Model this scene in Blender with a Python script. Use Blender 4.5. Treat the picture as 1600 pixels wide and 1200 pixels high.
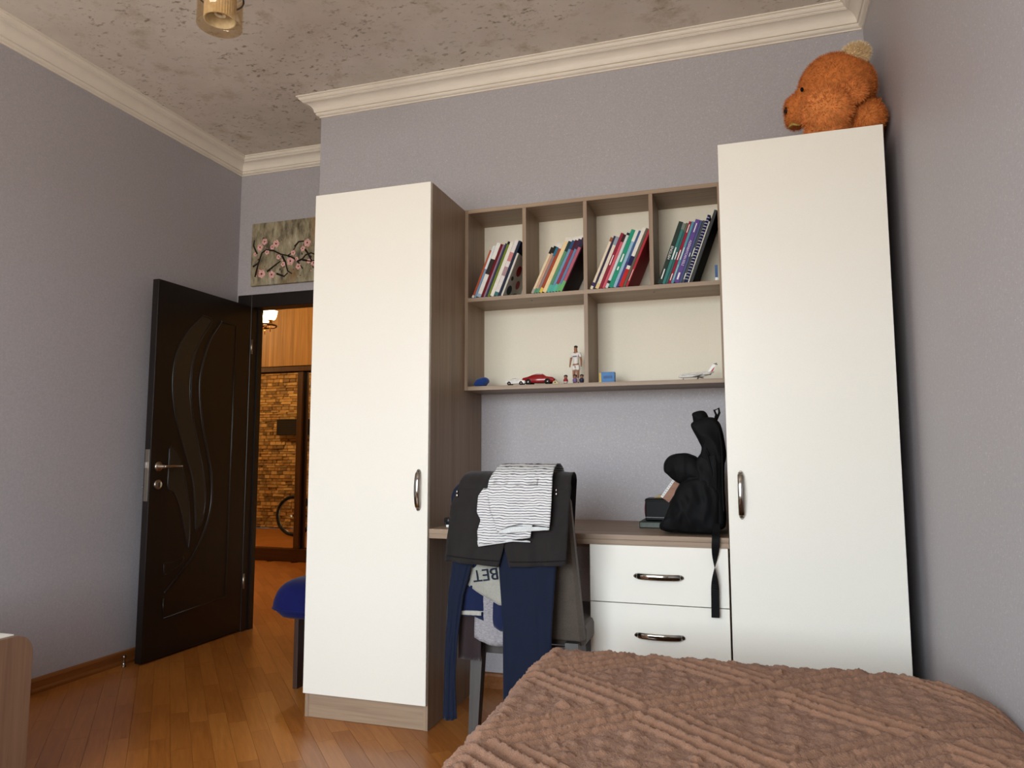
import bpy, bmesh, math, random
import numpy as np
from mathutils import Vector, Matrix, noise as mnoise

for o in list(bpy.data.objects):
    bpy.data.objects.remove(o)
scene = bpy.context.scene
COL = scene.collection
R = math.radians
rnd = random.Random(7)

# ------------------------------------------------------------------ camera
F, PITCH, YAW, ROLL, HC = 1138.57, 0.1007, 0.3108, -0.0012, 1.0515
cyw, syw = math.cos(YAW), math.sin(YAW)
FWD = np.array([-syw*math.cos(PITCH), cyw*math.cos(PITCH), math.sin(PITCH)])
RGT0 = np.array([cyw, syw, 0.0]); UP0 = np.cross(RGT0, FWD)
RGT = math.cos(ROLL)*RGT0 + math.sin(ROLL)*UP0
UPV = -math.sin(ROLL)*RGT0 + math.cos(ROLL)*UP0
CAMP = np.array([0.0, 0.0, HC])
cd = bpy.data.cameras.new('camera'); cam = bpy.data.objects.new('camera', cd); COL.objects.link(cam)
cd.sensor_fit = 'HORIZONTAL'; cd.sensor_width = 36.0; cd.lens = 36.0*F/1600.0
cd.clip_start = 0.05; cd.clip_end = 100
cam.matrix_world = Matrix(((RGT[0], UPV[0], -FWD[0], 0), (RGT[1], UPV[1], -FWD[1], 0), (RGT[2], UPV[2], -FWD[2], HC), (0, 0, 0, 1)))
scene.camera = cam

def at(u, v, Y):
    """measure: the point of the depth plane Y seen at a photo pixel"""
    d = FWD + RGT*(u-800)/F + UPV*(600-v)/F
    t = Y/d[1]
    return Vector((CAMP + t*d).tolist())
def px(P):
    X = np.array(P, float) - CAMP; d = X @ FWD
    return 800+F*(X @ RGT)/d, 600-F*(X @ UPV)/d, d

# ------------------------------------------------------------------ world, daylight, exposure
w = bpy.data.worlds.new('world'); scene.world = w; w.use_nodes = True
nt = w.node_tree; nt.nodes.clear()
wo = nt.nodes.new('ShaderNodeOutputWorld'); bg = nt.nodes.new('ShaderNodeBackground')
bg.inputs['Strength'].default_value = 13.0
# pale daylight sky over a warm, duller ground
tcw = nt.nodes.new('ShaderNodeTexCoord'); spw = nt.nodes.new('ShaderNodeSeparateXYZ'); rpw = nt.nodes.new('ShaderNodeValToRGB')
nt.links.new(tcw.outputs['Generated'], spw.inputs[0]); nt.links.new(spw.outputs['Z'], rpw.inputs[0]); nt.links.new(rpw.outputs[0], bg.inputs['Color'])
rpw.color_ramp.elements[0].position = 0.0; rpw.color_ramp.elements[0].color = (0.60, 0.57, 0.525, 1)
rpw.color_ramp.elements[1].position = 0.04; rpw.color_ramp.elements[1].color = (0.84, 0.93, 1.0, 1)
nt.links.new(bg.outputs[0], wo.inputs[0])
WIN = (-2.45, -0.15, 0.55, 2.55, -1.50)     # window opening in the wall behind the camera: x0 x1 z0 z1 y
ld = bpy.data.lights.new('window_portal', 'AREA'); ld.shape = 'RECTANGLE'
ld.size = WIN[1]-WIN[0]; ld.size_y = WIN[3]-WIN[2]; ld.cycles.is_portal = True
lo = bpy.data.objects.new('window_portal', ld); COL.objects.link(lo)
lo.location = ((WIN[0]+WIN[1])/2, WIN[4]-0.02, (WIN[2]+WIN[3])/2); lo.rotation_euler = (R(90), 0, 0)
scene.view_settings.view_transform = 'Standard'; scene.view_settings.look = 'None'
scene.view_settings.gamma = 1.0; scene.view_settings.use_curve_mapping = False
scene.view_settings.exposure = 0.20

# ------------------------------------------------------------------ measured room
XL, XC, XR, YB, YA, YR = -3.092, -2.139, 0.533, 3.287, 3.849, -1.50
ZC, ZT = 2.8815, 2.9762
WX0, WX1, WYF, WH = -1.758, -1.2095, 2.675, 2.190       # left wardrobe
RX0, RX1 = -0.0687, 0.4804                              # right wardrobe
SYF, SB, ST = 3.057, 1.353, 2.192                       # wall shelf
DYF, DZ = 2.685, 0.772                                  # desk

# ------------------------------------------------------------------ object helpers
def link(o, parent=None):
    COL.objects.link(o)
    if parent is not None:
        o.parent = parent
        if parent.type == 'EMPTY':
            o.matrix_parent_inverse = Matrix.Translation(-parent.location)
    return o
def tag(o, label=None, cat=None, group=None, kind=None):
    if label: o['label'] = label
    if cat: o['category'] = cat
    if group: o['group'] = group
    if kind: o['kind'] = kind
    return o
def thing(name, loc, label, cat, group=None):
    o = bpy.data.objects.new(name, None); o.empty_display_size = 0.05
    o.location = loc; COL.objects.link(o)
    return tag(o, label, cat, group)
def mesh_from(name, verts, faces, smooth=False):
    me = bpy.data.meshes.new(name); me.from_pydata([tuple(v) for v in verts], [], faces); me.update()
    if smooth:
        me.polygons.foreach_set('use_smooth', [True]*len(me.polygons))
    return me
def obj(name, me, m, parent=None):
    o = bpy.data.objects.new(name, me)
    if m is not None:
        me.materials.clear(); me.materials.append(m)
    return link(o, parent)
class MB:
    """collects shapes into one bmesh"""
    def __init__(s): s.bm = bmesh.new()
    def box(s, x0, x1, y0, y1, z0, z1, bev=0.0, seg=2):
        b = bmesh.new(); bmesh.ops.create_cube(b, size=1)
        for v in b.verts:
            v.co = Vector(((x0+x1)/2+v.co.x*(x1-x0), (y0+y1)/2+v.co.y*(y1-y0), (z0+z1)/2+v.co.z*(z1-z0)))
        if bev: bmesh.ops.bevel(b, geom=b.edges[:], offset=bev, segments=seg, affect='EDGES', profile=0.5)
        return s._add(b)
    def _add(s, b, M=None):
        if M is not None: bmesh.ops.transform(b, matrix=M, verts=b.verts[:])
        me = bpy.data.meshes.new('tmp'); b.to_mesh(me); b.free(); s.bm.from_mesh(me); bpy.data.meshes.remove(me)
        return s
    def prism(s, pts, axis, a0, a1, bev=0.0):
        """polygon (2D points) extruded along axis 'x' (pts y,z), 'y' (pts x,z) or 'z' (pts x,y)"""
        b = bmesh.new()
        def P(p, a):
            return {'x': (a, p[0], p[1]), 'y': (p[0], a, p[1]), 'z': (p[0], p[1], a)}[axis]
        lo_ = [b.verts.new(P(p, a0)) for p in pts]; hi = [b.verts.new(P(p, a1)) for p in pts]
        n = len(pts)
        b.faces.new(lo_); b.faces.new(hi[::-1])
        for i in range(n): b.faces.new((lo_[i], hi[i], hi[(i+1) % n], lo_[(i+1) % n]))
        bmesh.ops.recalc_face_normals(b, faces=b.faces[:])
        if bev: bmesh.ops.bevel(b, geom=b.edges[:], offset=bev, segments=2, affect='EDGES', profile=0.5)
        return s._add(b)
    def tube(s, pts, r, n=10, cap=True, flat=None):
        """tube along points; r a number or a list; flat=(a,b) stretches the section along frame axes"""
        pts = [Vector(p) for p in pts]; rs = r if isinstance(r, (list, tuple)) else [r]*len(pts)
        b = bmesh.new(); rings = []; prev = None
        for i, p in enumerate(pts):
            t = (pts[min(i+1, len(pts)-1)]-pts[max(i-1, 0)]).normalized()
            if prev is None:
                a = Vector((0, 0, 1)) if abs(t.z) < .9 else Vector((1, 0, 0))
            else: a = prev
            u = (a - t*a.dot(t)).normalized(); v = t.cross(u); prev = u
            fa, fb = flat or (1, 1)
            rings.append([b.verts.new(p + u*math.cos(2*math.pi*k/n)*rs[i]*fa + v*math.sin(2*math.pi*k/n)*rs[i]*fb) for k in range(n)])
        for i in range(len(rings)-1):
            for k in range(n):
                b.faces.new((rings[i][k], rings[i][(k+1) % n], rings[i+1][(k+1) % n], rings[i+1][k]))
        if cap: b.faces.new(rings[0][::-1]); b.faces.new(rings[-1])
        for f in b.faces: f.smooth = len(f.verts) == 4
        return s._add(b)
    def lathe(s, prof, c=(0, 0, 0), n=24, M=None):
        """profile [(radius, z)] turned about z at c"""
        b = bmesh.new(); rings = []
        for (r, z) in prof:
            rings.append([b.verts.new((r*math.cos(2*math.pi*k/n), r*math.sin(2*math.pi*k/n), z)) for k in range(n)])
        for i in range(len(rings)-1):
            for k in range(n):
                b.faces.new((rings[i][k], rings[i][(k+1) % n], rings[i+1][(k+1) % n], rings[i+1][k]))
        if prof[0][0] > 1e-6: b.faces.new(rings[0][::-1])
        if prof[-1][0] > 1e-6: b.faces.new(rings[-1])
        bmesh.ops.remove_doubles(b, verts=b.verts[:], dist=1e-6)
        for f in b.faces: f.smooth = len(f.verts) <= 4
        MM = Matrix.Translation(Vector(c)) @ (M if M is not None else Matrix.Identity(4))
        return s._add(b, MM)
    def ell(s, c, r, rot=None, n=16):
        b = bmesh.new(); bmesh.ops.create_uvsphere(b, u_segments=n, v_segments=max(6, n*2//3), radius=1)
        M = Matrix.Translation(Vector(c)) @ (rot.to_4x4() if rot is not None else Matrix.Identity(4)) @ Matrix.Diagonal((r[0], r[1], r[2], 1))
        for f in b.faces: f.smooth = True
        return s._add(b, M)
    def torus(s, c, R_, r, M=None, n=40, k=10):
        b = bmesh.new(); rings = []
        for i in range(n):
            a = 2*math.pi*i/n
            rings.append([b.verts.new(((R_+r*math.cos(2*math.pi*j/k))*math.cos(a), (R_+r*math.cos(2*math.pi*j/k))*math.sin(a), r*math.sin(2*math.pi*j/k))) for j in range(k)])
        for i in range(n):
            for j in range(k):
                f = b.faces.new((rings[i][j], rings[(i+1) % n][j], rings[(i+1) % n][(j+1) % k], rings[i][(j+1) % k])); f.smooth = True
        return s._add(b, Matrix.Translation(Vector(c)) @ (M if M is not None else Matrix.Identity(4)))
    def mesh(s, name='mesh'):
        me = bpy.data.meshes.new(name); s.bm.to_mesh(me); s.bm.free(); return me
    def build(s, name, m, parent=None):
        return obj(name, s.mesh(name), m, parent)
def box(name, x0, x1, y0, y1, z0, z1, m, parent=None, bev=0.0):
    return MB().box(x0, x1, y0, y1, z0, z1, bev).build(name, m, parent)
def struct(o):
    o['kind'] = 'structure'; return o
def evaluated(o):
    dg = bpy.context.evaluated_depsgraph_get(); dg.update()
    me = bpy.data.meshes.new_from_object(o.evaluated_get(dg)); return me
def fuse(mb, voxel, smooth=4):
    """weld overlapping shapes into one continuous skin"""
    o = mb.build('tmp', None)
    r_ = o.modifiers.new('r', 'REMESH'); r_.mode = 'VOXEL'; r_.voxel_size = voxel; r_.use_smooth_shade = True
    if smooth:
        s_ = o.modifiers.new('s', 'SMOOTH'); s_.iterations = smooth; s_.factor = 0.5
    me = evaluated(o); bpy.data.objects.remove(o)
    me.polygons.foreach_set('use_smooth', [True]*len(me.polygons)); return me
def text_mesh(txt, size, M, depth=0.0003):
    cu = bpy.data.curves.new('tmp', 'FONT'); cu.body = txt; cu.size = size; cu.extrude = depth
    cu.align_x = 'CENTER'; cu.align_y = 'CENTER'
    o = bpy.data.objects.new('tmp', cu); COL.objects.link(o)
    me = evaluated(o); bpy.data.objects.remove(o); bpy.data.curves.remove(cu)
    me.transform(M); return me

# ------------------------------------------------------------------ material helpers
def srgb(r, g, b):
    f = lambda c: (c/255/12.92 if c/255 <= .04045 else ((c/255+.055)/1.055)**2.4)
    return (f(r), f(g), f(b), 1)
MATS = {}
class NM:
    def __init__(s, name, rough=.6, spec=.5, metal=0.0, coat=0.0):
        s.m = bpy.data.materials.new(name); s.m.use_nodes = True; s.t = s.m.node_tree
        s.b = s.t.nodes['Principled BSDF']
        s.b.inputs['Roughness'].default_value = rough; s.b.inputs['Specular IOR Level'].default_value = spec
        s.b.inputs['Metallic'].default_value = metal; s.b.inputs['Coat Weight'].default_value = coat
    def n(s, t, **k):
        x = s.t.nodes.new('ShaderNode'+t)
        for a, v in k.items():
            if a in x.inputs: x.inputs[a].default_value = v
            else: setattr(x, a, v)
        return x
    def l(s, a, b): s.t.links.new(a, b); return s
    def coords(s, scale=(1, 1, 1), rot=(0, 0, 0), loc=(0, 0, 0)):
        tc = s.n('TexCoord'); mp = s.n('Mapping'); s.l(tc.outputs['Object'], mp.inputs['Vector'])
        mp.inputs['Scale'].default_value = scale; mp.inputs['Rotation'].default_value = rot; mp.inputs['Location'].default_value = loc
        return mp.outputs[0]
    def noise(s, vec, scale, detail=4, rough=.55, dist=0.0):
        x = s.n('TexNoise'); s.l(vec, x.inputs['Vector'])
        x.inputs['Scale'].default_value = scale; x.inputs['Detail'].default_value = detail
        x.inputs['Roughness'].default_value = rough; x.inputs['Distortion'].default_value = dist
        return x.outputs['Fac']
    def ramp(s, fac, stops):
        x = s.n('ValToRGB'); s.l(fac, x.inputs[0]); e = x.color_ramp.elements
        while len(e) < len(stops): e.new(.5)
        for i, (p, c) in enumerate(stops): e[i].position = p; e[i].color = c
        return x.outputs[0]
    def mix(s, fac, a, b, mode='MIX'):
        x = s.n('Mix'); x.data_type = 'RGBA'; x.blend_type = mode
        for i, v in ((0, fac), (6, a), (7, b)):
            if hasattr(v, 'links') or hasattr(v, 'is_output'): s.l(v, x.inputs[i])
            else: x.inputs[i].default_value = v
        return x.outputs[2]
    def col(s, c):
        if hasattr(c, 'is_output'): s.l(c, s.b.inputs['Base Color'])
        else: s.b.inputs['Base Color'].default_value = c
        return s
    def bump(s, h, strength=.2, dist=.002):
        x = s.n('Bump'); s.l(h, x.inputs['Height']); x.inputs['Strength'].default_value = strength; x.inputs['Distance'].default_value = dist
        s.l(x.outputs[0], s.b.inputs['Normal']); return s
BW = ((0, 0, 0, 1), (1, 1, 1, 1))
def plain(name, c, rough=.6, spec=.4, metal=0.0, coat=0.0, grain=60, amt=.12):
    """a plain colour with faint mottling"""
    if name in MATS: return MATS[name]
    k = NM(name, rough, spec, metal, coat); v = k.coords()
    f = k.noise(v, grain, 3)
    d = tuple(x*(1-amt) for x in c[:3])+(1,); u = tuple(min(1, x*(1+amt)) for x in c[:3])+(1,)
    k.col(k.ramp(f, [(.3, d), (.7, u)])); MATS[name] = k.m; return k.m
def wood(name, c1, c2, axis, rough=.45, scale=1.0, coat=0.0, c3=None):
    """grain running along axis"""
    if name in MATS: return MATS[name]
    k = NM(name, rough, .4, 0, coat)
    sc = {'x': (1.2, 40, 40), 'y': (40, 1.2, 40), 'z': (40, 40, 1.2)}[axis]
    v = k.coords(tuple(a*scale for a in sc))
    f = k.noise(v, 2.0, 6, .6, .4); g = k.noise(k.coords(tuple(a*scale*.18 for a in sc)), 2.0, 3, .5, .8)
    col = k.mix(.45, k.ramp(f, [(.32, c1), (.68, c2)]), k.ramp(g, [(.3, c3 or c1), (.7, c2)]))
    k.col(col).bump(f, .12, .001); MATS[name] = k.m; return k.m
def fabric(name, c, rough=.9, scale=900, amt=.18, sheen=.3):
    if name in MATS: return MATS[name]
    k = NM(name, rough, .15); v = k.coords()
    f = k.noise(v, scale*.25, 2); g = k.noise(v, 14, 3)
    d = tuple(x*(1-amt) for x in c[:3])+(1,); u = tuple(min(1, x*(1+amt)) for x in c[:3])+(1,)
    k.col(k.mix(.5, k.ramp(f, [(.3, d), (.7, u)]), k.ramp(g, [(.3, d), (.7, u)]))).bump(f, .25, .001)
    k.b.inputs['Sheen Weight'].default_value = sheen; MATS[name] = k.m; return k.m

# ------------------------------------------------------------------ materials of the room
def m_wallpaper():
    k = NM('wallpaper', .5, .45); v = k.coords()
    fine = k.noise(v, 420, 2, .6); mid = k.noise(v, 90, 3, .6); glit = k.noise(v, 260, 1)
    base = k.ramp(mid, [(.25, srgb(167, 163, 167)), (.75, srgb(179, 175, 179))])
    spk = k.ramp(glit, [(.66, BW[0]), (.76, BW[1])])  # glitter: its sparkle is put into the colour as paler specks
    k.col(k.mix(spk, base, srgb(214, 211, 210))).bump(fine, .35, .0012); return k.m
WALLP = m_wallpaper()
def m_ceiling():
    k = NM('stained_plaster', .85, .2); v = k.coords()
    base = k.ramp(k.noise(v, 3.5, 5, .65), [(.3, srgb(214, 206, 194)), (.7, srgb(230, 223, 212))])
    reg = k.ramp(k.noise(v, 2.2, 3, .6), [(.40, BW[0]), (.60, BW[1])])
    sp1 = k.ramp(k.noise(k.coords((1, 1.6, 1), (0, 0, .5)), 27, 5, .62), [(.57, BW[0]), (.665, BW[1])])
    sp2 = k.ramp(k.noise(v, 75, 3, .6), [(.66, BW[0]), (.73, BW[1])])
    stain = k.ramp(k.noise(v, 5.0, 5, .7), [(.55, BW[0]), (.75, BW[1])])
    f1 = k.mix(1.0, reg, sp1, 'MULTIPLY')
    c = k.mix(k.mix(.75, BW[0], stain, 'MIX'), base, srgb(176, 158, 124))
    c = k.mix(k.mix(.8, BW[0], f1), c, srgb(128, 114, 92))
    c = k.mix(k.mix(.55, BW[0], sp2), c, srgb(140, 126, 106))
    k.col(c); return k.m
CEIL = m_ceiling()
TRIMW = plain('cream_moulding_paint', srgb(234, 226, 212), .45, .4, grain=8, amt=.03)
WHITE = plain('white_laminate', srgb(234, 231, 221), .35, .45, grain=400, amt=.02)
BACKW = plain('white_backboard', srgb(232, 226, 208), .6, .3, grain=200, amt=.02)
OAKV = wood('grey_oak_laminate_upright', srgb(128, 106, 86), srgb(162, 140, 117), 'z')
OAKX = wood('grey_oak_laminate_level', srgb(132, 110, 90), srgb(168, 147, 124), 'x')
DARKV = wood('dark_brown_door_laminate', srgb(17, 12, 10), srgb(27, 19, 16), 'z', .33)
BASEW = wood('brown_baseboard_wood', srgb(108, 62, 26), srgb(142, 88, 42), 'y', .35)
CHROME = plain('chrome', srgb(150, 147, 142), .12, .5, 1.0, amt=.02)
STEEL = plain('satin_steel', srgb(165, 155, 142), .32, .5, 1.0, amt=.05)
BLACKP = plain('black_plastic', srgb(14, 14, 15), .3, .5)
BRASS = plain('brass', srgb(196, 150, 70), .25, .5, 1.0)

# ------------------------------------------------------------------ shell
T = .16
ODX0, ODX1, ODZ, WT = -2.995, XC-.02, 2.03, .085
struct(box('wall_left', XL-T, XL, YR-T, YA+WT, 0, ZT, WALLP))
struct(box('wall_right', XR, XR+T, YR-T, YB+.3, 0, ZT, WALLP))
struct(box('wall_back', XC, XR, YB, YA+WT, 0, ZT, WALLP))
mb = MB(); mb.box(XL, ODX0, YA, YA+WT, 0, ZT); mb.box(ODX0, XC, YA, YA+WT, ODZ, ZT)
struct(mb.build('wall_doorway', WALLP))
mb = MB(); x0, x1, z0, z1, yw = WIN
mb.box(XL, x0, YR-T, YR, 0, ZT); mb.box(x1, XR, YR-T, YR, 0, ZT); mb.box(x0, x1, YR-T, YR, 0, z0); mb.box(x0, x1, YR-T, YR, z1, ZT)
struct(mb.build('wall_rear', TRIMW))
struct(box('ceiling', XL-T, XR+T, YR-T, YA+WT, ZT, ZT+.1, CEIL))
wf = MB()
for (a, b_) in ((x0, x0+.05), (x1-.05, x1), ((x0+x1)/2-.03, (x0+x1)/2+.03)): wf.box(a, b_, YR-.12, YR-.06, z0, z1, .004)
wf.box(x0, x1, YR-.12, YR-.06, z0, z0+.05, .004); wf.box(x0, x1, YR-.12, YR-.06, z1-.05, z1, .004)
win = struct(wf.build('window_1', WHITE)); box('window_sill', x0-.05, x1+.05, YR-.16, YR+.12, z0-.03, z0, WHITE, win, .004)

# cornice: one moulded length on each wall, mitred at the corners
prof = [(0, .0947), (.007, .0947), (.007, .0885), (.010, .0885), (.018, .085), (.022, .079), (.022, .0755), (.0195, .0745), (.0195, .0725), (.027, .0722)]
for i in range(9):
    a = i/8*math.pi/2; prof.append((.028+.042*(1-math.cos(a)), .071-.042*math.sin(a)))
prof += [(.0715, .0265), (.0755, .0265), (.0755, .0225), (.082, .0205), (.087, .015), (.0885, .0085), (.0915, .0085), (.0915, .006), (.098, .006), (.098, 0), (0, 0)]
PATH = [(XL, YR), (XL, YA), (XC, YA), (XC, YB), (XR, YB), (XR, YR)]
def off(i, d):
    """corner i of the wall line moved d into the room"""
    def nrm(a, b):
        t = Vector((b[0]-a[0], b[1]-a[1])).normalized(); return Vector((t.y, -t.x))
    p = Vector(PATH[i]); ns = []
    if i > 0: ns.append(nrm(PATH[i-1], PATH[i]))
    if i < len(PATH)-1: ns.append(nrm(PATH[i], PATH[i+1]))
    return p + sum(ns, Vector((0, 0)))*d
for i in range(5):
    V = []; n = len(prof)
    for j in (i, i+1):
        for (d, h) in prof:
            q = off(j, d); V.append((q.x, q.y, ZT-h))
    Fc = [(k, (k+1) % n, n+(k+1) % n, n+k) for k in range(n)] + [tuple(range(n))[::-1], tuple(range(n, 2*n))]
    struct(obj('trim_%d' % (i+1), mesh_from('cornice', V, Fc), TRIMW))

# baseboards with a rounded top
bp = [(0, 0), (.020, 0), (.020, .012), (.014, .022), (.014, .052), (.010, .062), (.004, .066), (0, .066)]
struct(MB().prism([(XL+a, z) for a, z in bp], 'y', YR, YA-.02).build('baseboard_left', BASEW))
struct(MB().prism([(YB-a, z) for a, z in bp], 'x', WX1+.002, -.58).build('baseboard_back', BASEW))
struct(MB().prism([(YB-a, z) for a, z in bp], 'x', XC, WX0-.002).build('baseboard_niche', BASEW))

# ------------------------------------------------------------------ floor: subfloor and diagonal parquet strips
SUB = plain('dark_joint', srgb(58, 30, 10), .7, .2)
floor = struct(box('floor', -8.2, XR+T, YR-T, 7.0, -.06, -.0125, SUB))
def m_plank(attr):
    k = NM('parquet_'+attr, .32, .45, 0, .12)
    k.b.inputs['Coat Roughness'].default_value = .16
    if attr == 'strip':
        oi = k.n('ObjectInfo'); fac = oi.outputs['Random']
    else:
        a = k.n('Attribute'); a.attribute_name = 'tone'; fac = a.outputs['Fac']
    tone = k.ramp(fac, [(0, srgb(146, 84, 30)), (.45, srgb(166, 102, 42)), (.8, srgb(176, 112, 50)), (1, srgb(134, 74, 24))])
    tc = k.n('TexCoord'); mp = k.n('Mapping'); mp.inputs['Scale'].default_value = (46, 3, 3)
    if attr == 'strip':
        k.l(tc.outputs['Object'], mp.inputs[0])
        cmb = k.n('Combine' + 'XYZ'); mul = k.n('Math', operation='MULTIPLY'); k.l(fac, mul.inputs[0]); mul.inputs[1].default_value = 37
        k.l(mul.outputs[0], cmb.inputs[0]); k.l(mul.outputs[0], cmb.inputs[1]); k.l(cmb.outputs[0], mp.inputs['Location'])
    else:
        k.l(tc.outputs['Object'], mp.inputs[0]); mp.inputs['Rotation'].default_value = (0, 0, -PANG)
    g = k.noise(mp.outputs[0], 1.6, 5, .6, .5)
    k.col(k.mix(.35, tone, k.ramp(g, [(.3, srgb(120, 66, 20)), (.7, srgb(186, 122, 58))]))); k.bump(g, .04, .0005)
    return k.m
PANG = R(43); PW, PL = .07, .42
pdir = Vector((-math.sin(PANG), math.cos(PANG))); pn = Vector((math.cos(PANG), math.sin(PANG)))
def plank_mesh():
    m_ = MB(); m_.box(-PW/2+.0004, PW/2-.0004, -PL/2+.0004, PL/2-.0004, -.0125, 0); return m_.mesh('plank')
def in_floor(c):
    x, y = c
    room = XL-.22 < x < XR+.2 and YR-.2 < y < YA+.2 and not (x > XC+.2 and y > YB+.25)
    hall = (-8 < x < XC+.4 and 4.02 < y < 6.6) or (-8 < x < XL-.3 and 3.55 < y < 6.6) or (ODX0 < x < ODX1 and 3.7 < y < 4.1)
    return room or hall
cells = []
for i in range(-90, 110):
    for j in range(-12, 26):
        c = pn*(i*PW+.018) + pdir*(j*PL + (PL*.5 if i % 2 else 0) + .07*((i*7) % 3))
        if in_floor((c.x, c.y)):
            u, v, d = px((c.x, c.y, 0))
            vis = d > .3 and -60 < u < 790 and 840 < v < 1290
            hid = (c.x > -.55 and c.y < 2.2) or (c.x > WX0+.05 and c.y > WYF+.1 and c.x < WX1) or (c.x > -.55)
            cells.append((0 if (vis and not hid) else 1, c.length, c))
cells.sort(key=lambda q: (q[0], q[1]))
PM = m_plank('strip'); pme = plank_mesh(); pme.materials.append(PM)
for kk, (hid, d, c) in enumerate(cells[:300]):
    o = bpy.data.objects.new('plank', pme); o.location = (c.x, c.y, rnd.uniform(-.0003, 0)); o.rotation_euler.z = PANG
    COL.objects.link(o); o.parent = floor
V = []; Fc = []; tones = []
for (hid, d, c) in cells[300:]:
    b0 = len(V); e1 = pn*(PW/2-.0004); e2 = pdir*(PL/2-.0004)
    for z in (-.0125, 0):
        for s1, s2 in ((-1, -1), (1, -1), (1, 1), (-1, 1)):
            q = c + e1*s1 + e2*s2; V.append((q.x, q.y, z))
    Fc += [(b0+4, b0+5, b0+6, b0+7), (b0, b0+1, b0+5, b0+4), (b0+1, b0+2, b0+6, b0+5), (b0+2, b0+3, b0+7, b0+6), (b0+3, b0, b0+4, b0+7)]
    tones += [rnd.random()]*5
me = mesh_from('planks', V, Fc); at_ = me.attributes.new('tone', 'FLOAT', 'FACE'); at_.data.foreach_set('value', tones)
o = obj('plank_field', me, m_plank('field'), floor); o['kind'] = 'stuff'

# ------------------------------------------------------------------ door: casing and the leaf standing open along the left wall
cs = MB(); JX = ODX0+.03
cs.box(-3.072, JX, YA-.018, YA, 0, 2.085, .003); cs.box(JX-.001, XC-.002, YA-.018, YA, 2.0, 2.085, .003)
casing = struct(cs.build('trim_6', DARKV))
j = MB(); j.box(ODX0, JX, YA-.004, YA+WT+.002, 0, ODZ); j.box(JX, ODX1, YA-.004, YA+WT+.002, 2.0, ODZ); j.box(ODX1, XC-.001, YA-.004, YA+WT+.002, 0, ODZ)
j.box(JX, JX+.010, YA+.045, YA+WT, 0, 2.0); j.build('jamb', DARKV, casing)
c2 = MB(); c2.box(-3.085, ODX0+.005, YA+WT+.002, YA+WT+.02, 0, ODZ+.09, .003); c2.box(ODX0, -2.05, YA+WT+.002, YA+WT+.02, ODZ-.005, ODZ+.09, .003); c2.build('hall_casing', DARKV, casing)

LX, LY0, LY1 = -2.969, 3.066, 3.840
leaf_t = .040
door = struct(box('door_1', LX-leaf_t, LX, LY0, LY1, .008, 2.008, DARKV, None, .0015))
def leafpt(u, v):
    """a point of the leaf's face seen at a photo pixel: (distance from the free edge, height)"""
    d = FWD + RGT*(u-800)/F + UPV*(600-v)/F; t = LX/d[0]; P = CAMP+t*d
    return (P[1], P[2])
def groove(pts, w_, name, closed=True, h=.006):
    """a raised rounded bead following a line on the leaf"""
    P3 = [Vector((LX+.0005, y, z)) for (y, z) in pts]
    if closed: P3 = P3+[P3[0], P3[1]]
    return MB().tube(P3, w_, 8, not closed).build(name, DARKV, door)
def smooth_line(pix, n=8):
    P = [Vector(leafpt(*q)) for q in pix]; out = []
    for i in range(len(P)-1):
        p0 = P[max(i-1, 0)]; p1 = P[i]; p2 = P[i+1]; p3 = P[min(i+2, len(P)-1)]
        for k in range(n):
            t = k/n
            out.append(tuple(.5*((2*p1)+(p2-p0)*t+(2*p0-5*p1+4*p2-p3)*t*t+(3*p1-p0-3*p2+p3)*t**3)))
    out.append(tuple(P[-1])); return out
# pressed relief of the leaf: the long leaf-shaped panels, the S curve and the frame line
def zoomA(x, y): return (230+x*170/408, 460+y*500/1200)
L1 = [zoomA(*q) for q in ((207, 80), (150, 140), (110, 220), (95, 330), (105, 450), (140, 590), (165, 680), (178, 780), (181, 885))]
L2 = [zoomA(*q) for q in ((181, 885), (205, 850), (217, 770), (205, 650), (180, 520), (163, 420), (160, 330), (175, 230), (205, 160), (240, 100), (207, 80))]
Spanel = smooth_line(L1)[:-1]+smooth_line(L2)[:-1]
GREYG = plain('dark_relief_panel', srgb(36, 35, 30), .3, .5, grain=30)
def relief(pts, name, m, x_in=.0022):
    b = bmesh.new(); vs = [b.verts.new((LX+.0004, y, z)) for y, z in pts]; f = b.faces.new(vs)
    r_ = bmesh.ops.inset_region(b, faces=[f], thickness=.008, depth=0)
    for v in f.verts: v.co.x = LX+.0004+x_in
    bmesh.ops.triangulate(b, faces=[f_ for f_ in b.faces if len(f_.verts) > 4])
    bmesh.ops.recalc_face_normals(b, faces=b.faces[:])
    me = bpy.data.meshes.new(name); b.to_mesh(me); b.free(); return obj(name, me, m, door)
relief(Spanel, 'curved_panel', GREYG); groove(Spanel, .0052, 'panel_bead')
fin = smooth_line([zoomA(*q) for q in ((84, 580), (92, 572), (115, 605), (140, 690), (155, 790), (160, 880), (153, 960))])[:-1] + \
      smooth_line([zoomA(*q) for q in ((153, 960), (143, 905), (125, 810), (100, 745), (78, 728), (80, 660), (84, 580))])[:-1]
relief(fin, 'fin_panel', GREYG); groove(fin, .0045, 'panel_bead')
scurve = smooth_line([zoomA(*q) for q in ((278, 100), (235, 170), (205, 270), (196, 360), (205, 480), (225, 590), (240, 690), (238, 790), (215, 880), (170, 980), (110, 1060), (64, 1120))])
groove(scurve, .0065, 'curve_bead', False)
scurve2 = smooth_line([zoomA(*q) for q in ((240, 100), (190, 190), (168, 300), (168, 420), (190, 560), (212, 680), (218, 790), (195, 865))])
groove(scurve2, .0035, 'curve_bead', False)
fr = [leafpt(*zoomA(*q)) for q in ((278, 104), (333, 118), (318, 500), (292, 1132))]+[leafpt(254, 967), leafpt(255, 935)]
groove(fr, .0045, 'frame_bead', False)
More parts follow.
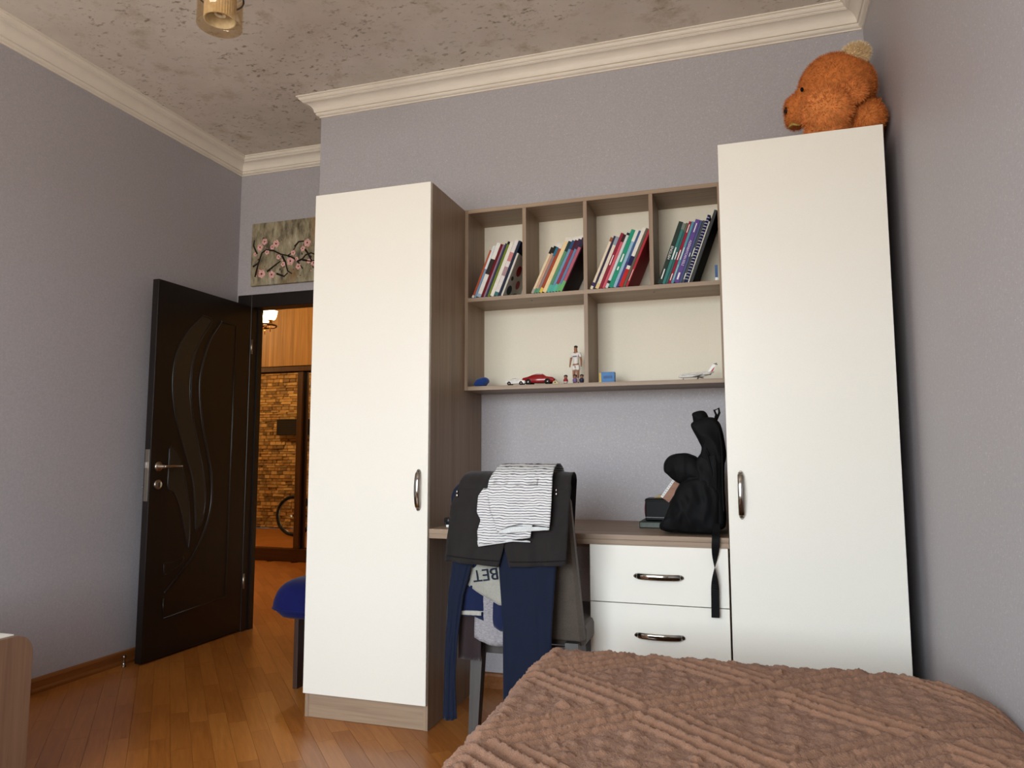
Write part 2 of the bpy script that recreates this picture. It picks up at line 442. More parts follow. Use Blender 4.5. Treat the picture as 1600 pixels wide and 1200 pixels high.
tri = smooth_line([zoomA(*q) for q in ((62, 1010), (100, 1000), (136, 985), (128, 1005), (95, 1030), (64, 1052), (62, 1010))], 3)[:-1]
groove(tri, .0035, 'corner_bead')
# lock plate, lever handle, key rose, key
hy = leafpt(247, 729); ky = leafpt(246, 757)
MB().box(LX-.033, LX-.007, LY0-.0025, LY0+.001, ky[1]-.085, hy[1]+.09, .0006).build('lock_plate', STEEL, door)
MB().box(LX-.026, LX-.012, LY0-.012, LY0, hy[1]-.008, hy[1]+.024, .002).build('latch_bolt', plain('bright_nickel', srgb(225, 222, 215), .2, .5, 1), door)
MX = Matrix.Rotation(R(90), 4, 'Y')
lev = MB(); lev.lathe([(.026, 0), (.026, .006), (.022, .011), (.011, .013), (.009, .045), (0, .046)], (LX, hy[0], hy[1]), 24, MX)
lev.tube([(LX+.040, hy[0], hy[1]), (LX+.046, hy[0]+.02, hy[1]), (LX+.046, hy[0]+.07, hy[1]+.002), (LX+.044, hy[0]+.125, hy[1]+.001)], [.009, .008, .006, .0055], 12)
lev.build('handle', STEEL, door)
kr = MB(); kr.lathe([(.026, 0), (.026, .006), (.021, .010), (0, .0105)], (LX, ky[0], ky[1]), 24, MX); kr.build('key_rose', STEEL, door)
MB().box(LX+.0095, LX+.013, ky[0]-.004, ky[0]+.004, ky[1]-.014, ky[1]+.010, .001).build('keyhole', BLACKP, door)
kb = MB(); kb.tube([(LX-leaf_t, ky[0], ky[1]), (LX-leaf_t-.03, ky[0], ky[1])], .003, 8); kb.torus((LX-leaf_t-.038, ky[0]-.01, ky[1]-.012), .011, .0022, Matrix.Rotation(R(90), 4, 'X'), 20, 6)
kb.build('key', STEEL, door)
hg = MB()
for zz in (.3, 1.75): hg.tube([(LX+.004, LY1+.002, zz-.045), (LX+.004, LY1+.002, zz+.045)], .007, 10)
hg.build('hinge', STEEL, door)
ds = MB(); p_ = at(209.5, 1034, 3.06); ds.lathe([(.011, 0), (.011, .004), (.006, .006), (.006, .040), (.009, .043), (.009, .055), (0, .057)], (-3.04, 3.03, 0), 16)
tag(ds.build('door_stop', CHROME), 'small silver door stop post on the floor at the open door\'s free edge', 'door stop')

# ------------------------------------------------------------------ hallway beyond the door
HPL = plain('hall_plaster', srgb(190, 165, 120), .8, .2)
struct(box('wall_hall_side', XL-.36, XL-T-.001, 3.55, YA+WT, 0, ZT, HPL))
struct(box('ceiling_hall', -8.2, XC+.7, 3.4, 7.2, ZT+.001, ZT+.1, HPL))
struct(box('wall_hall_far', -8.2, XC+.7, 7.15, 7.25, 0, ZT, HPL))
struct(box('wall_hall_end', XC+.55, XC+.7, YA+WT, 7.15, 0, ZT, HPL))
struct(box('wall_hall_left', -8.2, -8.05, 3.4, 7.15, 0, ZT, HPL))
MY = 6.53
# stone cladding, seen in the wardrobe's mirror
SY = 2*MY-9.5
ws = struct(box('wall_stone', -8.05, XL-.37, SY-.15, SY, 0, ZT, plain('stone_joint', srgb(62, 40, 18), .9, .1)))
def m_stone(attr):
    k = NM('stone_'+attr, .85, .2)
    if attr == 'piece': fac = k.n('ObjectInfo').outputs['Random']
    else:
        a = k.n('Attribute'); a.attribute_name = 'tone'; fac = a.outputs['Fac']
    g = k.noise(k.coords(), 30, 4, .6)
    k.col(k.mix(.3, k.ramp(fac, [(0, srgb(84, 58, 32)), (.4, srgb(176, 132, 74)), (.75, srgb(216, 176, 112)), (1, srgb(112, 86, 56))]), k.ramp(g, [(.3, srgb(90, 62, 34)), (.7, srgb(220, 180, 120))]))).bump(g, .5, .004)
    return k.m
def stone_mesh(seed):
    r_ = random.Random(seed); b = bmesh.new(); bmesh.ops.create_cube(b, size=1)
    for v in b.verts:
        v.co.y = 0 if v.co.y < 0 else 1*(.7+.5*r_.random())
        if v.co.y > 0: v.co.x *= .9+.08*r_.random(); v.co.z *= .84+.12*r_.random()
    me = bpy.data.meshes.new('stone'); b.to_mesh(me); b.free(); return me
SM = [stone_mesh(s) for s in range(8)]
for s in SM: s.materials.append(m_stone('piece') if s is SM[0] else SM[0].materials[0])
sr = random.Random(3); stones = []; z = 0.012
while z < 2.6:
    h = sr.choice((.030, .036, .042, .05, .058)); x = -7.5 - sr.random()*.1
    while x < -3.62:
        l_ = sr.uniform(.06, .22) if h < .05 else sr.uniform(.05, .13)
        stones.append((x+l_/2, z+h/2, l_*.97, h*.92, sr.uniform(.018, .045))); x += l_
    z += h
key = lambda s: (0 if -6.98 < s[0] < -6.12 else 1, abs(s[0]+6.5))
stones.sort(key=key)
for (x, z, l_, h, dp) in stones[:300]:
    o = bpy.data.objects.new('stone', SM[sr.randrange(8)]); o.location = (x, SY-.002, z); o.scale = (l_, dp, h); COL.objects.link(o); o.parent = ws
V = []; Fc = []; tones = []
for (x, z, l_, h, dp) in stones[300:]:
    b0 = len(V)
    for yy, k in ((SY-.002, .5), (SY+dp, .45)):
        V += [(x-l_*k, yy, z-h*k), (x+l_*k, yy, z-h*k), (x+l_*k, yy, z+h*k), (x-l_*k, yy, z+h*k)]
    Fc += [(b0+4, b0+5, b0+6, b0+7), (b0, b0+1, b0+5, b0+4), (b0+1, b0+2, b0+6, b0+5), (b0+2, b0+3, b0+7, b0+6), (b0+3, b0, b0+4, b0+7)]; tones += [sr.random()]*5
me = mesh_from('stones', V, Fc); a_ = me.attributes.new('tone', 'FLOAT', 'FACE'); a_.data.foreach_set('value', tones)
o = obj('stone_field', me, m_stone('field'), ws); o['kind'] = 'stuff'

mw = thing('mirror_wardrobe', (-4.6, MY, 0), 'built-in hallway wardrobe with mirrored sliding doors and wood panels above', 'wardrobe')
WAL = wood('dark_walnut_profile', srgb(62, 40, 22), srgb(92, 62, 36), 'z', .35)
WALX = wood('dark_walnut_plinth', srgb(52, 32, 20), srgb(78, 50, 30), 'x', .35)
ZEB = wood('zebrano_panel', srgb(118, 80, 36), srgb(196, 146, 76), 'z', .4, .55, c3=srgb(142, 100, 50))
MIR = plain('mirror_glass', (.82, .80, .76, 1), .015, .5, 1.0, amt=.005)
box('plinth', -6.6, -2.6, MY-.03, MY+.02, 0, .118, WALX, mw, .002)
box('bottom_rail', -6.6, -2.6, MY-.035, MY+.02, .118, .128, plain('bronze_rail', srgb(110, 78, 50), .35, .5, .8), mw)
top = MB(); top.box(-6.6, -2.6, MY-.02, MY+.1, 1.955, 2.005, .002); top.build('top_rail', WAL, mw)
box('body', -6.6, -2.6, MY+.10, 7.1, .02, ZT-.01, WALX, mw)
for (a, b_, y) in ((-6.58, -4.45, MY+.012), (-4.355, -2.62, MY+.045)):
    dr = box('sliding_door', a, b_, y+.004, y+.02, .13, 1.95, WALX, mw)
    box('mirror_pane', a+.004, b_-.004, y, y+.004, .132, 1.94, MIR, dr)
    for q in ((a-.002, a+.006), (b_-.002, b_+.06 if b_ < -4 else b_+.01)): box('door_profile', q[0], q[1], y-.014, y+.02, .13, 1.95, WAL, dr, .003)
box('gap_shade_strip', -4.388, -4.357, MY+.03, MY+.045, .13, 1.95, BLACKP, mw)  # black strip stands in for the dark gap between the sliding doors
for i in range(5):
    a = -6.6+i*.8; box('upper_panel', a+.002, a+.798, MY-.02, MY, 2.012, ZT-.01, ZEB, mw, .002)

# chandelier in the hall
hc_ = at(409, 508, 5.0); hc_.z = at(423, 508, 5.0).z
SHADE = NM('glowing_opal_glass', .3); SHADE.col((1, .95, .85, 1)); SHADE.b.inputs['Emission Color'].default_value = (1, .80, .50, 1); SHADE.b.inputs['Emission Strength'].default_value = 9; SHADE = SHADE.m
ch = thing('hall_chandelier', (hc_.x, hc_.y, hc_.z), 'lit hallway chandelier with opal glass cup shades on a bronze ring', 'chandelier')
BRZ = plain('bronze', srgb(92, 60, 32), .35, .5, .8)
m_ = MB(); m_.torus(hc_, .115, .008); m_.tube([hc_+Vector((0, 0, -.02)), (hc_.x, hc_.y, ZT)], .009, 10)
for k in range(3):
    a = 2*math.pi*k/3-.15; m_.tube([hc_, hc_+Vector((math.cos(a)*.115, math.sin(a)*.115, 0))], .006, 8)
m_.build('frame', BRZ, ch)
for k in range(3):
    a = 2*math.pi*k/3-.15; c = hc_+Vector((math.cos(a)*.095, math.sin(a)*.095, 0))
    MB().lathe([(.012, .0), (.016, .012), (.011, .03), (.022, .034), (.022, .040)], c, 16).build('cup', BRASS, ch)
    MB().lathe([(.022, .040), (.036, .046), (.046, .070), (.054, .112), (.051, .112), (.043, .071), (.034, .050), (0, .046)], c, 24).build('shade', SHADE, ch)
    MB().lathe([(0, -.06), (.004, -.055), (.003, 0), (0, .001)], c, 10).build('finial', BRASS, ch)
MB().lathe([(.05, 0), (.05, -.012), (.02, -.03), (.009, -.032)], (hc_.x, hc_.y, ZT), 20).build('ceiling_rose', BRZ, ch)
pl = bpy.data.lights.new('hall_bulb', 'POINT'); pl.energy = 48; pl.color = (1, .72, .38); pl.shadow_soft_size = .06
po = bpy.data.objects.new('hall_bulb', pl); COL.objects.link(po); po.location = hc_+Vector((0, 0, .16))

# second hall lamp, unseen, added to brighten the mirrored stone wall
h2 = thing('added_hall_light', (-6.4, 5.3, ZT), 'round opal ceiling light added out of view to brighten the mirrored stone wall', 'ceiling light')
MB().lathe([(.17, 0), (.17, -.02), (.15, -.03)], (-6.4, 5.3, ZT), 32).build('mount', BRZ, h2)
MB().lathe([(.15, -.03), (.14, -.06), (.09, -.09), (0, -.10)], (-6.4, 5.3, ZT), 32).build('bowl', SHADE, h2)
pl = bpy.data.lights.new('added_hall_bulb', 'POINT'); pl.energy = 75; pl.color = (1, .72, .38); pl.shadow_soft_size = .1
po = bpy.data.objects.new('added_hall_bulb', pl); COL.objects.link(po); po.location = (-6.4, 5.3, ZT-.2)

# bicycle standing by the stone wall (reflected)
RUB = plain('tyre_rubber', srgb(20, 20, 20), .7, .3); BFR = plain('bicycle_frame_paint', srgb(30, 30, 34), .3, .5)
wy = 4.484; wr = .274; wc = Vector((-5.79, wy, wr))
bk = thing('bicycle', (wc.x+.5, wy, 0), 'dark bicycle reflected in the hallway wardrobe mirror, standing before the stone wall', 'bicycle')
RX = Matrix.Rotation(R(90), 4, 'X')
for cx in (wc.x-.08, wc.x+.82):
    c = Vector((cx, wy, wr)); wh = MB().torus(c, wr-.022, .022, RX, 48, 10).build('tyre', RUB, bk)
    MB().torus(c, wr-.048, .008, RX, 40, 8).build('rim', CHROME, wh)
    sp = MB()
    for k in range(20):
        a = math.pi*2*k/20; sp.tube([c+Vector((0, (.02 if k % 2 else -.02), 0)), c+Vector((math.cos(a)*(wr-.05), 0, math.sin(a)*(wr-.05)))], .0012, 4)
    sp.tube([c+Vector((0, -.045, 0)), c+Vector((0, .045, 0))], .014, 10); sp.build('spokes', CHROME, wh)
cA = Vector((wc.x-.08, wy, wr)); cB = Vector((wc.x+.82, wy, wr)); bb = Vector((wc.x+.42, wy, .26)); st = Vector((wc.x+.30, wy, .62)); hd = Vector((wc.x+.68, wy, .66))
f_ = MB()
for a, b_ in ((cA, bb), (cA, st), (bb, st), (bb, hd), (st, hd)): f_.tube([a, b_], .014, 8)
f_.tube([cB, hd, hd+Vector((-.02, 0, .12))], .013, 8); f_.build('frame', BFR, bk)
MB().tube([hd+Vector((-.02, -.24, .16)), hd+Vector((-.02, 0, .12)), hd+Vector((-.02, .24, .16))], .011, 8).build('handlebar', BFR, bk)
MB().ell(st+Vector((-.02, 0, .10)), (.11, .06, .03)).tube([st, st+Vector((-.015, 0, .1))], .012, 8).build('saddle', RUB, bk)
MB().torus(bb, .07, .005, RX, 24, 6).tube([bb+Vector((-.11, -.05, -.08)), bb+Vector((0, -.04, 0)), bb+Vector((0, .04, 0)), bb+Vector((.11, .05, .08))], .008, 8).build('crank', CHROME, bk)
nb = MB(); nb.box(-6.73, -6.22, SY+.045, SY+.16, 1.39, 1.63, .004); o = nb.build('wall_box', BLACKP)
nb = MB()
for k in range(6): nb.box(-6.71, -6.24, SY+.16, SY+.166, 1.41+k*.036, 1.425+k*.036)
nb.build('louvre', plain('dark_grey_plastic', srgb(34, 34, 36), .4), o)
tag(o, 'black louvred box on the stone wall, reflected in the mirror', 'box')
mm = MB(); mm.box(-7.55, -6.85, 4.25, 4.75, .0, .012, .004); o = mm.build('door_mat', fabric('dark_mat', srgb(26, 22, 20)))
MB().box(-7.52, -6.88, 4.28, 4.72, .012, .016).build('pile', fabric('dark_mat_pile', srgb(34, 28, 24)), o)
tag(o, 'dark doormat on the hallway floor, reflected in the mirror', 'mat')

# ------------------------------------------------------------------ furniture
DKGREY = plain('grey_edge_band', srgb(150, 146, 136), .5, .3)
def arc_handle(name, p, length, axis, parent):
    """bowed chrome pull standing off a front at p, its long side along z or x"""
    pts = []; n = 14
    for i in range(n+1):
        t = i/n; a = (t-.5)*length; s_ = math.sin(math.pi*t)**.55
        o_ = -.004-.021*s_
        pts.append((p.x, p.y+o_, p.z+a) if axis == 'z' else (p.x+a, p.y+o_, p.z))
    m_ = MB(); rs = [.006 if 0 < i < n else .0045 for i in range(n+1)]
    m_.tube(pts, rs, 12, True, (.6, 1.7) if axis == 'z' else (1.8, .6))
    for e in (0, -1):
        q = Vector(pts[e]); m_.tube([q+Vector((0, -.004, 0)), Vector((q.x, p.y+.001, q.z))], .0058, 10)
    return m_.build(name, CHROME, parent)
def wardrobe(x0, x1, label, handle_px, group=None):
    t = thing('wardrobe', ((x0+x1)/2, (WYF+YB)/2, 0), label, 'wardrobe', 'white wardrobes either side of the desk')
    yb = YB-.004
    for a in (x0, x1-.018): box('side_panel', a, a+.018, WYF+.018, yb, 0, WH, OAKV, t, .0008)
    box('top_panel', x0+.018, x1-.018, WYF+.018, yb, WH-.018, WH-.001, OAKX, t)
    box('bottom_panel', x0+.018, x1-.018, WYF+.018, yb, .10, .118, OAKX, t)
    box('back_panel', x0+.018, x1-.018, yb-.006, yb, .02, WH-.02, BACKW, t)
    box('plinth', x0+.018, x1-.018, WYF+.0195, WYF+.038, .001, .10, OAKX, t)
    d = box('door', x0+.001, x1-.001, WYF-.001, WYF+.0165, .098, WH-.0005, WHITE, t, .0012)
    hp = Vector(at(handle_px[0], (handle_px[1]+handle_px[2])/2, WYF)); ln = (at(*handle_px[:2], WYF).z-at(handle_px[0], handle_px[2], WYF).z)*.93
    arc_handle('handle', Vector((hp.x, WYF-.001, hp.z)), ln, 'z', d)['label'] = 'chrome bow handle'
    return t
wardrobe(WX0, WX1, 'tall white-door wardrobe left of the desk with grey oak side and plinth', (654.5, 733, 798))
wardrobe(RX0, RX1, 'tall white-door wardrobe right of the desk with teddy bear on top', (1158, 735, 811))

# wall shelf with four small bays over two wide ones
sh = thing('wall_shelf', ((WX1+RX0)/2, YB, SB), 'grey oak wall shelf with four book bays above two wide open bays', 'shelf')
sx0, sx1, syb = WX1+.0006, RX0-.0006, YB-.004
tb = .016
for a in (sx0, sx1-tb): box('side_panel', a, a+tb, SYF, syb, SB, ST, OAKV, sh, .0006)
MZ0, MZ1 = 1.759, 1.777
box('top_board', sx0+tb, sx1-tb, SYF, syb, ST-.018, ST, OAKX, sh, .0006)
box('bottom_board', sx0+tb, sx1-tb, SYF, syb, SB, SB+.018, OAKX, sh, .0006)
box('middle_board', sx0+tb, sx1-tb, SYF+.0005, syb, MZ0, MZ1, OAKX, sh, .0006)
DIV = (-.924, -.6455, -.360)
for c in DIV: box('divider', c-.0085, c+.0085, SYF+.0008, syb, MZ1, ST-.018, OAKV, sh, .0006)
box('divider', -.6455-.0085, -.6455+.0085, SYF+.0008, syb, SB+.018, MZ0, OAKV, sh, .0006)
box('back_panel', sx0+tb, sx1-tb, syb-.006, syb, SB+.018, ST-.018, BACKW, sh)
for q in ((831, 474), (1022, 459)):
    p_ = at(q[0], q[1], SYF+.06); MB().lathe([(.004, 0), (.004, .0012), (0, .0013)], (p_.x, SYF+.06, MZ0-.0012), 10).build('screw_cap', BLACKP, sh)

# desk top with drawers under its right end
dk = thing('desk', ((WX1+RX0)/2, (DYF+YB)/2, 0), 'grey oak desk top spanning between the two wardrobes', 'desk')
box('desktop', WX1+.001, RX0-.001, DYF, YB-.003, DZ-.018, DZ, OAKX, dk, .0008)
box('apron_strip', WX1+.001, RX0-.001, DYF+.0006, DYF+.06, DZ-.037, DZ-.0184, OAKX, dk, .0008)
box('rear_rail', WX1+.001, -.585, YB-.024, YB-.003, DZ-.118, DZ-.0184, OAKX, dk)
DX0 = -.563; dxi = RX0-.004
du = thing('drawer_unit', ((DX0+dxi)/2, 2.98, 0), 'white two-drawer unit under the right end of the desk', 'drawers')
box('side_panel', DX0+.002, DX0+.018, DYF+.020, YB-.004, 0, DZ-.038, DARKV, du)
box('side_panel', dxi-.018, dxi, DYF+.020, YB-.004, 0, DZ-.038, OAKV, du)
box('back_panel', DX0+.018, dxi-.018, YB-.014, YB-.004, .02, DZ-.04, BACKW, du)
box('base_panel', DX0+.018, dxi-.018, DYF+.020, YB-.014, .06, .078, OAKX, du)
for (a, b_, hz) in ((.532, .7345, at(1028, 901, DYF).z), (.322, .529, at(1031, 994, DYF).z), (.09, .319, None)):
    d = box('drawer', DX0, dxi-.002, DYF, DYF+.018, a, b_, WHITE, du, .0012)
    if hz is None: hz = .2
    xa, xb = at(990, 901, DYF).x, at(1066, 901, DYF).x
    arc_handle('handle', Vector(((xa+xb)/2+.003, DYF, hz)), (xb-xa)*.96, 'x', d)['label'] = 'chrome bow handle'

# low piece of furniture cut by the left edge of the photo
LCX = at(52, 1015, 1.75).x
lc = thing('low_cabinet', (LCX-.3, 1.1, 0), 'low brown wood unit with rounded end panel and white top', 'cabinet')
LZ = at(26, 993, 1.70).z
arcp = [(.25, 0), (1.75, 0)]+[(1.75-.06*(1-math.cos(a)), LZ-.06*(1-math.sin(a))) for a in [i/8*math.pi/2 for i in range(9)]]+[(.25, LZ)]
LCW = wood('brown_cabinet_wood', srgb(112, 84, 66), srgb(140, 110, 88), 'z')
MB().prism(arcp, 'x', LCX-.02, LCX, .001).build('side_panel', LCW, lc)
MB().prism(arcp, 'x', LCX-.70, LCX-.68, .001).build('side_panel', LCW, lc)
box('top', LCX-.68, LCX-.02, .26, 1.70, LZ-.03, LZ+.003, WHITE, lc, .001)
box('end_board', LCX-.68, LCX-.02, 1.68, 1.698, .04, LZ-.03, LCW, lc)
box('inner_shelf', LCX-.68, LCX-.02, .28, 1.655, .2, .218, LCW, lc)

# stool with a padded blue seat between the wardrobe and the doorway
NAVYV = fabric('blue_velvet', srgb(14, 20, 78), .85, 900, .15, .08)
bn = thing('padded_stool', (-1.93, 3.1, 0), 'stool with plump royal-blue fabric seat on dark wooden board legs', 'stool')
LEGW = wood('dark_stool_leg', srgb(50, 34, 28), srgb(76, 54, 44), 'z')
lx = at(459, 1000, 2.985).x
box('leg', lx, lx+.022, 2.985, 3.24, 0, .33, LEGW, bn, .002)
box('leg', lx+.20, lx+.222, 2.985, 3.24, 0, .33, LEGW, bn, .002)
box('seat_board', lx-.02, lx+.235, 2.97, 3.25, .315, .333, LEGW, bn, .002)
c = MB(); sx_a, sx_b = at(420, 950, 3.0).x, -1.775
n = 26; V = []; Fc = []
for i in range(n+1):
    for k in range(28):
        a = 2*math.pi*k/28; ph = (i/n)*math.pi/2
        r_ = math.cos(ph)**.55; cx, cyy = (sx_a+sx_b)/2, 3.105
        sq = lambda q: math.copysign(abs(q)**.7, q)
        V.append((cx+(sx_b-sx_a)/2*r_*sq(math.cos(a)), cyy+.165*r_*sq(math.sin(a)), .352+.135*math.sin(ph)+.004*math.sin(a*5)*(1-i/n)))
for k in range(28):
    a = 2*math.pi*k/28; cx, cyy = (sx_a+sx_b)/2, 3.105
    sq = lambda q: math.copysign(abs(q)**.7, q); V.append((cx+(sx_b-sx_a)/2*.8*sq(math.cos(a)), cyy+.165*.8*sq(math.sin(a)), .315))
for i in range(n):
    for k in range(28): Fc.append((i*28+k, i*28+(k+1) % 28, (i+1)*28+(k+1) % 28, (i+1)*28+k))
b0 = (n+1)*28
for k in range(28): Fc.append((b0+k, b0+(k+1) % 28, (k+1) % 28, k))
obj('seat_cushion', mesh_from('cushion', V, Fc, True), NAVYV, bn)
tp = [(V[k][0]*1.0, V[k][1], .352) for k in range(28)]; MB().tube(tp+[tp[0], tp[1]], .004, 6, False).build('piping', NAVYV, bn)

# painting on canvas over the doorway
PY = YA-.001
pa = [at(395, 353, PY-.02), at(395, 448, PY-.02)]
pX0, pZ0, pZ1 = -2.980, 2.139, 2.545; pX1 = pX0+.82
def m_paint():
    k = NM('painted_canvas', .7, .25); v = k.coords((1, 1, .35))
    a = k.ramp(k.noise(v, 22, 5, .65), [(.3, srgb(64, 58, 48)), (.5, srgb(150, 140, 114)), (.72, srgb(190, 182, 158))])
    b_ = k.ramp(k.noise(k.coords((1, 1, .5)), 9, 4, .6), [(.56, BW[0]), (.72, BW[1])])
    c_ = k.ramp(k.noise(k.coords((1, 1, .6), loc=(3, 0, 0)), 12, 4, .6), [(.57, BW[0]), (.70, BW[1])])
    k.col(k.mix(k.mix(.6, BW[0], c_), k.mix(k.mix(.7, BW[0], b_), a, srgb(146, 104, 52)), srgb(62, 62, 62))); return k.m
ptg = box('painting', pX0, pX1, PY-.022, PY, pZ0, pZ1, m_paint(), None, .002)
tag(ptg, 'unframed canvas painting of pink blossom branches above the doorway', 'painting')
BRN = plain('painted_branch', srgb(40, 28, 22), .6, .2); PNK = plain('painted_petal', srgb(226, 178, 170), .6, .2, grain=110, amt=.3); PNK2 = plain('painted_petal_heart', srgb(120, 44, 46), .6, .2)
def pp(x, y):  # crop pixels of the painting -> canvas
    u = 380+x*130/1200; v_ = 330+y*130/1200; q = at(u, v_, PY-.0225); return Vector((min(max(q.x, pX0+.006), pX1-.006), PY-.0222, min(max(q.z, pZ0+.006), pZ1-.006)))
br = MB()
for line in (((170, 950), (215, 760), (270, 600), (330, 560), (440, 570), (540, 620), (640, 640), (700, 600), (760, 500)), ((560, 640), (610, 740), (640, 860), (700, 900)),
             ((345, 870), (420, 810), (480, 760), (540, 720)), ((780, 720), (850, 690), (900, 630), (980, 600), (1060, 630)), ((890, 550), (930, 600), (990, 720), (1010, 820)),
             ((140, 800), (215, 750)), ((480, 900), (590, 940), (640, 890)), ((640, 640), (730, 680), (780, 720), (860, 830)), ((740, 510), (800, 440), (880, 430)), ((200, 620), (150, 500), (160, 420)), ((850, 700), (960, 720), (1150, 700), (1300, 560), (1500, 520))):
    pts = [pp(*q) for q in line]; br.tube(pts, [.0068-.004*i/len(pts) for i in range(len(pts))], 6, True, (1, .35))
br.build('branches', BRN, ptg)
fl = [(265, 905, 48), (410, 915, 42), (680, 720, 46), (795, 795, 34), (925, 455, 44), (245, 520, 40), (475, 470, 44), (575, 765, 28), (345, 590, 30), (720, 600, 30), (1015, 745, 34), (175, 625, 24), (510, 660, 28), (310, 440, 36), (860, 540, 30), (945, 720, 26), (420, 520, 28), (770, 690, 24), (1160, 640, 44), (1280, 480, 40), (1400, 700, 44)]
for (x, y, r_) in fl:
    c = pp(x, y); rr = r_*130/1200/185
    f_ = MB()
    for k in range(5):
        a = 2*math.pi*k/5+x; f_.ell(c+Vector((math.cos(a)*rr*.55, -.0006, math.sin(a)*rr*.55)), (rr*.5, .0012, rr*.5), None, 8)
    o = f_.build('blossom', PNK, ptg); MB().ell(c+Vector((0, -.0018, 0)), (rr*.24, .0012, rr*.24), None, 8).build('blossom_heart', PNK2, o)

lf = random.Random(11)
DKL = plain('painted_leaf', srgb(58, 44, 34), .6, .2)
for k in range(46):   # dabs of leaf and bud
    c = pp(lf.uniform(150, 1060), lf.uniform(380, 960)); r_ = lf.uniform(.004, .010)
    MB().ell(c, (r_, .0008, r_*.5), Matrix.Rotation(lf.uniform(0, 3), 3, 'Y'), 8).build('paint_dab', PNK if k % 3 == 0 else DKL, ptg)
# ceiling lamp: two glass cylinder shades reach into the picture
GLASS = NM('smoky_amber_glass', .05)
gt = GLASS.n('BsdfTransparent'); gt.inputs[0].default_value = (.93, .87, .77, 1); gg = GLASS.n('BsdfGlossy'); gg.inputs['Roughness'].default_value = .05; gg.inputs[0].default_value = (1, .94, .84, 1)
gm_ = GLASS.n('MixShader'); gm_.inputs[0].default_value = .07; GLASS.l(gt.outputs[0], gm_.inputs[1]); GLASS.l(gg.outputs[0], gm_.inputs[2])
GLASS.l(gm_.outputs[0], GLASS.t.nodes['Material Output'].inputs[0]); GLASS = GLASS.m
INNER = plain('pleated_cream_shade', srgb(244, 230, 202), .6, .3); BULB = plain('frosted_bulb', srgb(246, 242, 232), .3, .5)
LZ0 = 2.575
lc1 = at(343, 41, 2.09); LZ0 = lc1.z
cl = thing('ceiling_lamp', (lc1.x+.22, lc1.y-.06, ZT), 'ceiling lamp with smoky glass cylinder shades around pleated cream inner shades', 'ceiling lamp')
hub = Vector((lc1.x+.26, lc1.y-.1, ZT))
MB().lathe([(.16, 0), (.16, -.014), (.13, -.03), (.05, -.04), (.02, -.05), (0, -.051)], hub, 32).build('ceiling_plate', BRASS, cl)
lc2 = at(496, -36, 2.20)
for i, c in enumerate([Vector((lc1.x, lc1.y, LZ0)), Vector((lc2.x, lc2.y, lc2.z)), Vector((hub.x+.14, hub.y-.30, LZ0)), Vector((hub.x-.22, hub.y-.24, LZ0))]):
    s_ = .080
    arm = MB().tube([hub+Vector((0, 0, -.03)), Vector(((hub.x*.4+c.x*.6), (hub.y*.4+c.y*.6), ZT-.06)), Vector((c.x, c.y, ZT-.10)), Vector((c.x, c.y, c.z+.16))], .007, 10).build('arm', BRASS, cl)
    gl = MB().lathe([(s_, 0), (s_, .125), (s_-.003, .125), (s_-.003, 0), (s_, 0)], c, 40).build('glass_shade', GLASS, arm)
    MB().torus(c+Vector((0, 0, .112)), s_, .0035, None, 36, 8).build('shade_ring', plain('dark_bronze', srgb(70, 52, 40), .3, .5, .8), arm)
    pr = MB(); b_ = []
    n = 72
    V = []; Fc = []
    for zz in (.022, .15):
        for k in range(n):
            a = 2*math.pi*k/n; q = .055+(.0012 if k % 2 else 0); V.append((c.x+q*math.cos(a), c.y+q*math.sin(a), c.z+zz))
    for zz in (.15, .022):
        for k in range(n):
            a = 2*math.pi*k/n; V.append((c.x+.0520*math.cos(a), c.y+.0520*math.sin(a), c.z+zz))
    for L in range(4):
        for k in range(n): Fc.append((L*n+k, L*n+(k+1) % n, ((L+1) % 4)*n+(k+1) % n, ((L+1) % 4)*n+k))
    obj('inner_shade', mesh_from('inner', V, Fc), INNER, arm)
    bl = MB()
    bl.lathe([(0, .060), (.018, .062), (.019, .10), (.016, .15)], c, 20)
    hx = [c+Vector((.017*math.cos(t*.55), .017*math.sin(t*.55), .045+t*.0011)) for t in range(36)]
    bl.tube(hx, .0062, 8); bl.lathe([(.0505, .09), (.0505, .16), (0, .161)], c, 20); bl.build('bulb', BULB, arm)

